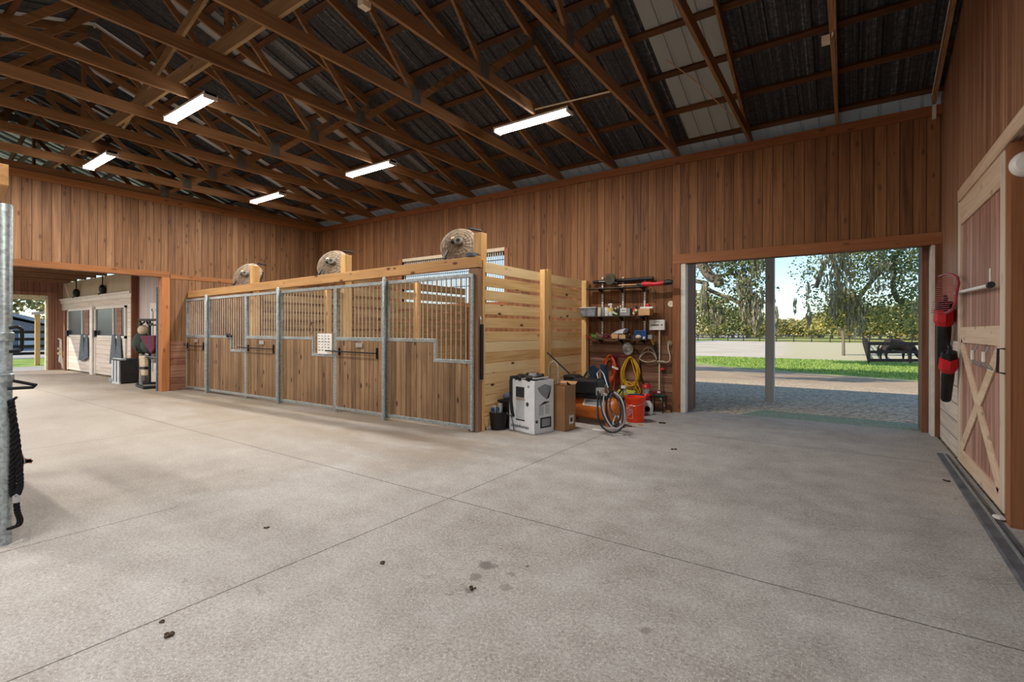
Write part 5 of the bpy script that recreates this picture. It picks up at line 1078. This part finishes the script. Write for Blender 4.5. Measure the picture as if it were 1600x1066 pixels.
# ================================================================= NEAR LEFT: end of another stall front
t = thing('stall_end_post', 'round galvanised post at the left edge with welded latch loop', 'post', (-4.37, .70, 0))
pb = onX(6.5, 852, -4.37); px_ = Vector((-4.37, .705, 0))
MB().lathe([(.036, 0.0), (.036, 2.13), (.03, 2.14), (.001, 2.14)], (-4.37, .695, 0), (0,0,1), 20).build('post', M['galv'], t, smooth=True)
[MB().lathe([(.044,0),(.044,.05),(.037,.055)], (-4.37,.695,zc_), (0,0,1), 20).build('collar', M['galv'], t, smooth=True) for zc_ in (1.02, 1.28)]
LP_ = [onX(a, b_, -4.30) for a, b_ in ((14,513),(26,511),(33,514),(34.5,520),(34,542),(31,548),(14,549.5))]
MB().tube(spline(LP_, 4), .010, 8).build('latch_loop', M['black_m'], t, smooth=True)
t = thing('left_stall_screen', 'galvanised stall screen running out of the left edge', 'stall panel', (-5, .70, 0))
MB().beam((-4.42,.69,.03),(-4.42,.69,2.12),.03,.05).beam((-4.42,.69,2.06),(-6.6,.69,2.06),.045,.05).beam((-4.42,.69,1.21),(-6.6,.69,1.21),.045,.05).beam((-4.42,.69,.06),(-6.6,.69,.06),.045,.05).beam((-6.6,.69,.03),(-6.6,.69,2.12),.045,.05).build('frame', M['galv'], t)
MB().box(-6.57,-4.45,.68,.71,.08,1.19).build('board_panel', M['stall'], t)
for i in range(1, 24): MB().tube([(-4.42-.09*i,.69,1.22),(-4.42-.09*i,.69,2.04)], .0085, 6).build('bar', M['bar'], t)
a = onX(15.5, 258, -4.42); c = onX(15, 291, -4.42); o = MB().prism([(-4.42,.635,a.z),(-4.42,.635,c.z),(-4.50,.635,c.z-.03),(-4.60,.635,c.z-.06),(-6.4,.635,c.z-.06),(-6.4,.635,a.z)], (0,.085,0)).build('timber_beam', M['pine_x'], bevel=.003); tag(o, 'pale timber beam end with clipped corner at the top of the left edge', 'beam')
o = MB().box(-6.5,-6.35,.8,.95,0,2.5).build('timber_post', M['pine_z']); tag(o, 'timber post out of sight at the left that carries the pale beam end', 'post')
t = thing('near_blanket_bar', 'black folding metal bar sticking out beside the left galvanised post', 'bar', (-4.37, .75, 1.0))
aa = [onX(12, 593.5, -4.37), onX(57, 602, -4.28), onX(52, 605.5, -4.28), onX(12, 607.5, -4.30)]
MB().tube(aa, .010, 8).build('bar', M['black_m'], t, smooth=True)
# braided rope and halter
t = thing('braided_rope', 'thick black braided lead rope looped beside the left post', 'rope', onX(22, 700, -4.33))
def braid(P, r_, tw):
    Q = spline(P, 14); m = MB()
    for ph in range(3):
        S = []
        for i, q in enumerate(Q):
            a = i*tw + ph*2*math.pi/3; S.append(q + Vector((math.cos(a)*r_*.0+math.sin(a)*r_*.6, math.cos(a)*r_*.7, 0)))
        m.tube(S, r_*.62, 7)
    return m
R1 = [onX(a, b_, -4.33) for a, b_ in ((17,626),(20,645),(22,672),(22,700),(21,730),(20,755),(21,770),(25,777))]
R2 = [onX(a, b_, -4.31) for a, b_ in ((18,640),(24,670),(28,700),(31,735),(32,758),(29,770),(25,777))]
braid(R1, .0145, .55).build('rope', M['rope'], t, smooth=True); braid(R2, .0145, .55).build('rope', M['rope'], t, smooth=True)
R3 = [onX(a, b_, -4.30) for a, b_ in ((26,784),(28,800),(32,812),(30,820),(22,824),(16,826))]
braid(R3, .013, .5).build('rope_tail', M['rope'], t, smooth=True)
MB().lathe([(.001,-.02),(.02,-.02),(.02,.02),(.001,.02)], onX(26, 780, -4.30), (0,0,1), 12).tube([onX(a, b_, -4.29) for a, b_ in ((23,781),(22,776),(26,773),(30,776),(29,782))], .006, 6).build('snap_hook', M['alu'], t, smooth=True)
MB().tube([onX(17,628,-4.33), onX(22,624,-4.33), onX(26,621,-4.31)], .008, 6).build('thong', M['black'], t)
t = thing('pink_halter', 'faded salmon halter hanging behind the black rope', 'halter', onX(35, 718, -4.40)); m = MB()
def strap(P, w_=.022, X=-4.40):
    P = [onX(a, b_, X) for a, b_ in P]
    for i in range(len(P)-1): m.beam(P[i], P[i+1], .004, w_, (0,1,0)) if abs((P[i+1]-P[i]).normalized().z) > .8 else m.beam(P[i], P[i+1], .004, w_)
strap(((15,690),(28,700),(35,718),(33,735),(27,752))); strap(((15,730),(14,690))); strap(((34,718),(51,722))); strap(((34,724),(50,719))); m.build('webbing', M['pink'], t)
MB().tube([onX(a, b_, -4.39) for a, b_ in ((33,717),(38,715),(39,724),(34,726),(33,717))], .004, 6).build('buckle', M['alu'], t)

# ================================================================= OUTSIDE, back
o = MB().box(-1.40, -1.24, 10.98, 11.13, -.06, zu(10.6)-.06).build('porch_post', M['outpost'], bevel=.006); tag(o, 'pale grey square post standing outside the wide back opening', 'post')
o = MB().box(-13, 1.3, 10.6, 10.72, zu(10.66)-.24, zu(10.66)-.04).build('porch_beam', M['truss_x']); tag(o, 'beam under the roof overhang outside the back wall', 'beam')
a = onZ(1175, 641, -.02); o = MB().add([(-1.50,8.66,-.012),(0.80,8.66,-.012),(0.83,9.35,-.012),(-1.25,9.42,-.012),(-1.50,8.66,-.025),(0.80,8.66,-.025),(0.83,9.35,-.025),(-1.25,9.42,-.025)],[(0,1,2,3),(7,6,5,4),(0,4,5,1),(1,5,6,2),(2,6,7,3),(3,7,4,0)]).build('door_mat', M['mat']); tag(o, 'long worn green mat laid outside the back opening', 'mat')
rl = random.Random(11)
def leaves(m, c, rad, n, size, rg, sq=1.0, droop=0):
    vs = m.v; fs = m.f
    for _ in range(n):
        while True:
            p = Vector((rg.uniform(-1,1), rg.uniform(-1,1), rg.uniform(-1,1)))
            if p.length <= 1 and rg.random() < .35 + .65*p.length: break
        q = Vector(c) + Vector((p.x*rad[0], p.y*rad[1], p.z*rad[2])); s_ = size*rg.uniform(.5, 1.3)
        a = Vector((rg.gauss(0,1), rg.gauss(0,1), rg.gauss(0,1))).normalized(); b_ = a.orthogonal().normalized()*s_*.5; a = a*s_
        if droop: a = Vector((rg.uniform(-.15,.15), rg.uniform(-.15,.15), -1)).normalized()*s_*droop; b_ = Vector((rg.uniform(-1,1), rg.uniform(-1,1), 0)).normalized()*s_*.18
        k = len(vs); vs += [q-a*.5, q+b_, q+a*.5, q-b_]; fs.append((k, k+1, k+2, k+3))
def pt(px, py, Y): return onY(px, py, Y)
# oak limbs reaching in from the left
t = thing('live_oak', 'old oak limbs with hanging moss at the left of the back opening', 'tree', (-10.5, 18, zg(18)))
MB().tube([(-10.5,18.5,zg(18)-.1),(-10.4,18.4,2.0),(-9.8,18.2,4.6),(-9.2,18,6.6)], [.6,.45,.38,.3], 12).build('trunk', M['bark'], t, smooth=True)
m = MB(); Yo = 17.5
m.tube(spline([Vector((-9.6,18.1,5.0)), pt(1084,388,Yo), pt(1094,408,Yo), pt(1103,424,Yo), pt(1112,434,Yo), pt(1120,436,Yo), pt(1124,447,Yo)], 4), .17, 8)
m.tube(spline([pt(1116,435,Yo), pt(1126,431,Yo), pt(1138,428,Yo), pt(1150,430,Yo), pt(1164,440,Yo)], 4), .05, 6)
m.tube(spline([Vector((-9.8,18,4.2)), pt(1086,439,Yo), pt(1098,447,Yo), pt(1112,455,Yo), pt(1128,462,Yo), pt(1150,470,Yo), pt(1168,486,Yo), pt(1178,500,Yo)], 4), .07, 6)
m.tube(spline([pt(1098,450,Yo), pt(1100,468,Yo), pt(1108,484,Yo), pt(1118,500,Yo)], 4), .06, 6)
m.tube(spline([Vector((-9.6,18,4.8)), pt(1092,418,Yo), pt(1110,415,Yo), pt(1130,416,Yo)], 4), .03, 6)
m.build('branch', M['bark'], t, smooth=True)
m = MB()
for px, py, rx, ry, n in ((1140,415,.9,.35,420),(1165,410,.8,.35,360),(1125,405,.5,.3,150),(1185,425,.35,.5,170),(1150,440,.7,.4,260),(1172,455,.5,.5,200),(1140,475,.7,.4,240),(1108,480,.7,.6,260),(1094,500,.6,.5,220),(1160,495,.5,.4,160),(1130,505,.6,.4,180),(1092,425,.25,.5,50),(1216,450,.12,.08,6),(1184,470,.2,.3,40)):
    leaves(m, pt(px, py, Yo), (rx, .8, ry), int(n*1.7), .075, rl)
[leaves(m, (cx_, cy_, cz_), (3.2, 2.6, 1.6), 900, .45, rl) for cx_, cy_, cz_ in ((-9,18,8.5),(-5,17,7.6),(-12,17,8),(-2,18,8.0))]  # unseen high crown, added to cast shade bands on the grass
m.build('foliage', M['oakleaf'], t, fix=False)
m = MB()
for px, py, rx, rz, n in ((1167,470,.22,1.0,420),(1158,440,.15,.8,160),(1181,488,.17,.8,380),(1190,475,.05,.8,90),(1209,475,.05,.5,60),(1213,500,.05,.5,120),(1100,470,.15,.7,160),(1182,415,.2,.5,150),(1120,495,.3,.5,140)):
    leaves(m, pt(px, py, Yo-.3), (rx, .3, rz*.8), int(n*.8), .16, rl, droop=1.5)
m.build('moss', M['moss'], t, fix=False)
# oak on the right: trunk outside the frame, limbs and moss hang into view
t = thing('mossy_oak', 'big mossy oak canopy filling the right of the back opening', 'tree', (9.5, 25, zg(25)))
MB().tube([(9.5,25,zg(25)-.1),(9.3,25,2.2),(8.6,25,5),(8,25,8)], [.8,.6,.5,.4], 12).build('trunk', M['bark'], t, smooth=True)
m = MB(); Yr = 25
for P in (((1500,300),(1440,360),(1400,400),(1370,430),(1340,470),(1330,505)), ((1440,360),(1380,385),(1320,395),(1290,410),(1275,450)), ((1400,400),(1395,440),(1400,465),(1412,475)), ((1450,350),(1330,380),(1300,385),(1310,440),(1322,480))):
    m.tube(spline([pt(a, b_, Yr) for a, b_ in P], 4), [.14]*0 or .09, 7)
m.build('branch', M['bark'], t, smooth=True)
m = MB(); m2 = MB(); m3 = MB()
for px, py, rx, rz, n in ((1425,400,1.6,1.0,1300),(1385,400,1.6,.9,1100),(1435,440,.9,1.2,800),(1425,485,1.3,1.0,800),(1390,490,1.2,.7,500),(1345,395,1.3,.6,500),(1400,440,.7,.7,220),(1355,450,1.0,1.0,420),(1300,420,.9,.8,240),(1275,415,.6,.6,110),(1262,440,.5,.9,110),(1283,470,.7,.8,220),(1335,495,.8,.7,300),(1250,420,.5,.5,50),(1310,490,.8,.6,220)):
    leaves(m, pt(px, py, Yr), (rx, 1.6, rz), int(n*1.15), .105, rl)
[leaves(m, (cx_, cy_, cz_), (3.6, 2.4, 1.6), 1000, .5, rl) for cx_, cy_, cz_ in ((3,27,9.4),(-2,28,9.6),(-7,28,9.4))]  # clusters above view, added for their shadows on the lawn
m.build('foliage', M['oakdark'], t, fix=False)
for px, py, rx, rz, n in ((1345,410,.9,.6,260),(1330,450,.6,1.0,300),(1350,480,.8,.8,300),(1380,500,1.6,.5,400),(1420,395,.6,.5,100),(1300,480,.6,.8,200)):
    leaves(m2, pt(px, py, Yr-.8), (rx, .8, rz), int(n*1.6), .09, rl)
m2.build('sunlit_foliage', M['yleaf'], t, fix=False)  # yellower leaves, sunlight on the crown put into the leaf colour
for px, py, rx, rz, n in ((1320,440,.25,1.6,500),(1338,490,.28,1.3,700),(1300,455,.2,1.2,260),(1303,480,.14,.8,240),(1262,450,.05,.9,60),(1264,495,.08,.6,160),(1242,480,.04,.5,50),(1283,430,.1,1.0,120),(1375,430,.3,1.0,260),(1440,470,.3,1.0,200),(1290,400,.2,.8,120),(1310,410,.2,.9,200)):
    leaves(m3, pt(px, py, Yr-1.2), (rx*1.3, .4, rz*.75), int(n*.42), .2, rl, droop=1.5)
m3.build('moss', M['moss'], t, fix=False)
# small tree in the arena
q = Vector((-.42, 49.4, -.65)); t = thing('young_tree', 'small young tree with yellow leaves standing in the sandy paddock', 'tree', q)
MB().tube([q, q+Vector((0,0,1.6)), q+Vector((-.1,0,2.6)), q+Vector((.1,0,4.2))], [.13,.10,.07,.03], 8).tube([q+Vector((0,0,1.5)), q+Vector((-.7,0,3.0))], [.06,.03], 6).tube([q+Vector((0,0,1.8)), q+Vector((.6,0,3.3))], [.06,.03], 6).build('trunk', M['bark'], t, smooth=True)
m = MB(); 
for dx, dz, r_, n in ((0,3.6,1.3,700),(-1.0,3.0,.8,250),(.9,3.2,.8,250),(-1.8,2.6,.6,100),(0,4.8,1.0,300)): leaves(m, q+Vector((dx,0,dz)), (r_,.9,r_*.8), n, .26, rl)
m.build('foliage', M['yleaf'], t, fix=False)
# fences
def fence_line(P0, P1, n, hgt, name, label, mat, rails=3, sz=.13, group=None, rh=.14):
    P0 = Vector(P0); P1 = Vector(P1); t = thing(name, label, 'fence', P0, group)
    d = (P1-P0).normalized(); sd = d.cross(Z).normalized()*.06
    for r_ in range(rails):
        z = hgt*(.97 - r_*(.78/(rails-1))) - .05; MB().beam(P0+Z*z+sd, P1+Z*z+sd, .035, rh).build('rail', mat, t)
    for i in range(n+1):
        p = P0 + (P1-P0)*(i/n); MB().box(p.x-sz/2, p.x+sz/2, p.y-sz/2, p.y+sz/2, p.z-.05, p.z+hgt).build('post', mat, t)
    return t
fence_line((1.02,38.35,-.65), (14.0,47.3,-.65), 6, 1.34, 'paddock_fence', 'dark board fence in front of the grazing horse', M['fence_d'], rh=.19)
fence_line((1.06,41.2,-.65), (1.95,108,-.65), 21, 1.34, 'paddock_fence', 'board fence running away from the corner post into the distance', M['black_w'])
fence_line((-75,109,-.65), (60,111,-.65), 45, 1.35, 'far_fence', 'long dark board fence across the far end of the paddock', M['black_w'], rails=3, sz=.16)
# grazing horse
def horse(base, hd, label):
    t = thing('horse', label, 'horse', base, None, hd); me = bpy.data.meshes.new('horse_body')
    V = [(0,0,1.12),(.45,0,1.10),(.85,0,1.12),(-.35,0,1.14),(-.60,0,1.08),      # 0 belly mid,1 girth,2 chest,3 loin,4 rump
         (1.15,0,.98),(1.42,0,.66),(1.58,0,.38),(1.70,0,.26),(1.86,0,.12),        # 5-9 neck, poll, face, muzzle
         (.72,.17,.78),(.74,.18,.42),(.72,.18,.10),(.76,.18,.03),                # 10-13 front left
         (.80,-.17,.78),(.86,-.18,.42),(.84,-.18,.10),(.88,-.18,.03),
         (-.62,.18,.80),(-.74,.19,.46),(-.68,.19,.10),(-.64,.19,.03),
         (-.55,-.18,.80),(-.62,-.19,.46),(-.54,-.19,.10),(-.50,-.19,.03)]
    Ed = [(0,1),(1,2),(0,3),(3,4),(2,5),(5,6),(6,7),(7,8),(8,9),(2,10),(10,11),(11,12),(12,13),(2,14),(14,15),(15,16),(16,17),(4,18),(18,19),(19,20),(20,21),(4,22),(22,23),(23,24),(24,25)]
    Rr = [.34,.33,.28,.31,.29,.20,.14,.13,.12,.07,.13,.065,.045,.055,.13,.065,.045,.055,.15,.07,.045,.055,.15,.07,.045,.055]
    me.from_pydata(V, Ed, []); o = bpy.data.objects.new('body', me); C.objects.link(o); o.parent = t; me.materials.append(M['horse'])
    sk = o.modifiers.new('skin', 'SKIN')
    for i, r_ in enumerate(Rr): me.skin_vertices[0].data[i].radius = ((r_*.95, r_*1.18) if i < 5 else (r_*1.15, r_*1.15)); me.skin_vertices[0].data[i].use_root = (i == 0)
    ss = o.modifiers.new('sub', 'SUBSURF'); ss.levels = 2; ss.render_levels = 2
    MB().tube([(-.86,0,1.12),(-.98,0,.98),(-1.0,0,.62),(-.97,0,.38)], [.03,.07,.08,.03], 8).build('tail', M['black'], t, smooth=True, local=True)
    MB().prism([(.88,-.02,1.36),(1.22,-.02,1.14),(1.50,-.02,.72),(1.38,-.02,.70),(1.10,-.02,1.02),(.86,-.02,1.24)], (0,.04,0)).build('mane', M['black'], t, local=True)
    for s_ in (-1, 1): MB().prism([(1.50,.05*s_,.66),(1.53,.09*s_,.68),(1.42,.08*s_,.78)], (.02,0,0)).build('ear', M['horse'], t, local=True)
    return t
horse((2.45, 41.7, -.65), math.radians(30), 'dark brown horse grazing behind the black board fence')
# distant trees, each its own
def far_tree(X, Y, h, wd, label, mat='farleaf', n=900, s_=.7):
    b_ = Vector((X, Y, -.65)); t = thing('distant_tree', label, 'tree', b_, 'tree line beyond the paddock'); MB().tube([b_, b_+Z*h*.6], [.35,.15], 6).build('trunk', M['bark'], t)
    m = MB()
    for k in range(6): leaves(m, b_+Vector((rl.uniform(-.35,.35)*wd, rl.uniform(-.3,.3)*wd, h*rl.uniform(.16,.76))), (wd*.36, wd*.36, h*.25), n//6, s_, rl)
    m.build('foliage', M[mat], t, fix=False)
k = 0
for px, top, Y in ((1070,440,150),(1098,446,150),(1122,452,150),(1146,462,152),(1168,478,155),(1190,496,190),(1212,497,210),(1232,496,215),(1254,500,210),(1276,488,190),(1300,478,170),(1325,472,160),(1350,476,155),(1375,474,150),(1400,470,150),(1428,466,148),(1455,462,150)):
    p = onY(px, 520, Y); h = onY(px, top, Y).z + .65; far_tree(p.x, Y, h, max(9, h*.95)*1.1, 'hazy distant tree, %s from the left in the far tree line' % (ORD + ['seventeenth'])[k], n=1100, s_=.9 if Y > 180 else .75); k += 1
for px, lb, col in ((1198, 'low far house with a blue grey roof left of the porch post view', '#5c6a84'), (1262, 'low white far building under the small tree crowns', '#b8b4ae')):
    D_ = 260; p = onY(px, 520, D_); w_ = 3.2 if px == 1198 else 5.0; t = thing('far_house', lb, 'house', (p.x, D_, -.65)); MB().box(p.x-w_, p.x+w_, D_-2, D_+4, -.65, .9).build('wall', M['white'], t); MB().prism([(p.x-w_-.5,D_-2.5,.85),(p.x+w_+.5,D_-2.5,.85),(p.x+w_-.8,D_+.5,2.3),(p.x-w_+.8,D_+.5,2.3)], (0,.2,0)).prism([(p.x-w_-.5,D_+4.5,.85),(p.x+w_+.5,D_+4.5,.85),(p.x+w_-.8,D_+1,2.3),(p.x-w_+.8,D_+1,2.3)], (0,-.2,0)).build('roof', plain('far roof', col, .8), t)
# grass blades near the yard edge (nobody could count them)
m = MB(); gr = random.Random(2)
for _ in range(9000):
    X = gr.uniform(-9, 6); Y = gr.uniform(max(20, 25.0 - .95*X), 41); h = gr.uniform(.04,.11); a = gr.uniform(0, 6.28); q = Vector((X, Y, zg(Y))); dx = Vector((math.cos(a), math.sin(a), 0))*.03
    k_ = len(m.v); m.v += [q-dx, q+dx, q+Vector((gr.uniform(-.04,.04), gr.uniform(-.04,.04), h))]; m.f.append((k_, k_+1, k_+2))
o = m.build('grass', leafmat('lawn grass', ['#6c8c3c', '#9ab454', '#c4cc70']), fix=False); tag(o, 'short green lawn grass across the strip behind the gravel', 'grass', kind='stuff')
# ================================================================= OUTSIDE, beyond the far left opening
fence_line((-33.5,-2,-.03), (-33.5,9,-.03), 6, 1.36, 'lane_fence', 'dark board fence beyond the far left opening', M['black_w'], rails=4)
t = thing('grey_barn', 'grey blue barn with sloping roof beyond the far left opening', 'barn', (-50, 4, -.03))
MB().prism([(-48,-4,-.03),(-48,15,-.03),(-48,15,.2),(-48,7.9,2.1),(-48,2,4.0),(-48,-4,2.1)], (-9,0,0)).build('wall', plain('grey blue siding', '#86868c', .8), t)
MB().prism([(-47.6,15.2,.1),(-47.6,2,4.1),(-47.6,2,4.35),(-47.6,15.2,.35)], (-10,0,0)).prism([(-47.6,-4.6,1.9),(-47.6,2,4.1),(-47.6,2,4.35),(-47.6,-4.6,2.15)], (-10,0,0)).build('roof', plain('blue grey metal roof', '#a4acb4', .5, .1), t)
MB().box(-47.99,-47.9,8.3,9.2,.1,1.15).build('white_door', M['white'], t)
t = thing('lane_porch', 'pale wooden porch post and white roof edge beyond the far left opening', 'porch', (-26, 5.0, 0)); MB().box(-26.08,-25.95,4.96,5.10,-.03,2.0).build('post', M['pine_z'], t); MB().prism([(-26.4,4.75,1.92),(-26.4,6.5,2.15),(-26.4,6.5,2.25),(-26.4,4.75,2.02)], (1.0,0,0)).build('roof_edge', M['white'], t)
k = 0
for X, Y, h, wd in ((-62,9.5,7.0,5),(-60,14,5.8,7),(-66,5.5,6.2,5),(-64,18,7,7)):
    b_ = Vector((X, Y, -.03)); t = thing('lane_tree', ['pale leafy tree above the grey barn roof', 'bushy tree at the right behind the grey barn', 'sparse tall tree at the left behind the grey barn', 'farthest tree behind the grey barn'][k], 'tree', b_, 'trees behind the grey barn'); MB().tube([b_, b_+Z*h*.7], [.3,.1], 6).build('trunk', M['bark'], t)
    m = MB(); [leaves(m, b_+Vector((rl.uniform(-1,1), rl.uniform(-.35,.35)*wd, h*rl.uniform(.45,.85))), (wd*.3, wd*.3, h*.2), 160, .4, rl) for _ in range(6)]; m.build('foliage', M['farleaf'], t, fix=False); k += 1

# ================================================================= small litter on the floor
for i, (px, py, r_, nm, lb) in enumerate(((263,994,.018,'dung_crumb','dark dung crumb on the concrete near the left bottom joint'),(253,974,.012,'dung_crumb','smaller dark dung crumb just above another at the lower left'),(738,921,.014,'dung_crumb','brown crumb beside the dark stain in the near concrete'),(598,882,.016,'dung_crumb','greenish brown crumb in the middle of the floor'),(1053,703,.022,'dung_crumb','dark clod on the floor before the shelves corner'),(1035,662,.03,'leaf_scrap','dark leaf scrap near the back opening'),(418,825,.012,'dung_crumb','small pale edged crumb left of the floor centre'),(1492,779,.02,'pebble','pale pebble on the floor beside the drain strip'),(1478,752,.02,'leaf_scrap','dark leaf on the edge of the drain strip'),(823,883,.014,'pebble','pale pebble beside the dark stain in the near concrete'))):
    q = onZ(px, py); m = MB(); rr_ = random.Random(i)
    for k in range(4): m.ball((q.x+rr_.uniform(-1,1)*r_, q.y+rr_.uniform(-1,1)*r_, r_*.35), r_*rr_.uniform(.5,.9), 6, (1,1,.5))
    tag(m.build(nm, M['stone'] if nm == 'pebble' else M['leaf_dry']), lb, nm.split('_')[-1] if nm != 'dung_crumb' else 'crumb', 'litter on the floor')

q = onY(1601, 258, 4.74); t = thing('round_wall_lamp', 'white round lamp cut by the right edge of the picture', 'wall lamp', (q.x, DY1, q.z)); MB().lathe([(.085,0),(.085,.03),(.06,.06),(.001,.07)], (q.x, DY1-.036, q.z), (0,-1,0), 24).build('shade', M['white'], t, smooth=True)

a = onZ(835, 171, 4.265); c = onZ(952, 143, 4.265); t = thing('ceiling_conduit', 'thin pale conduit running from the nearest strip light to the next truss', 'conduit', a); MB().tube([a, c], .011, 6).build('pipe', M['cream'], t)
P = [onY(1040, -5, 6.5), onY(1080, 70, 6.9), onY(1118, 135, 7.4), onY(1152, 188, 7.9)]; t = thing('hanging_cord', 'thin yellowish cord strung under the pale roof sheet', 'cord', P[0])
for q in P: q.z = min(q.z, zu(q.y)-.10)
MB().tube(spline(P, 5), .007, 6).build('cord', M['tan_h'], t)
a = onZ(1012, 657); c = onZ(1052, 653); o = MB().beam((a.x, 8.12, .02), (-2.46, 8.16, .02), .07, .04).build('wood_lath', M['card_l']); tag(o, 'short pale lath on the floor along the base of the kick boards', 'lath')
for i, (px, py, lb) in enumerate(((988,667,'small reddish scrap in front of the orange bucket'),(1000,664,'pale crumb right of the orange bucket base'),(1022,659,'grey crumb between the bucket and the door post'),(972,668,'brown crumb between the hose loop and the orange bucket'))):
    q = onZ(px, py); m = MB(); rr_ = random.Random(50+i)
    for k in range(5): m.ball((q.x+rr_.uniform(-.04,.04), q.y+rr_.uniform(-.04,.04), .006), rr_.uniform(.008,.016), 6, (1.4,1,.6))
    tag(m.build('floor_crumb', M[('darkred','card_l','stone','leaf_dry')[i]]), lb, 'crumb', 'litter on the floor')
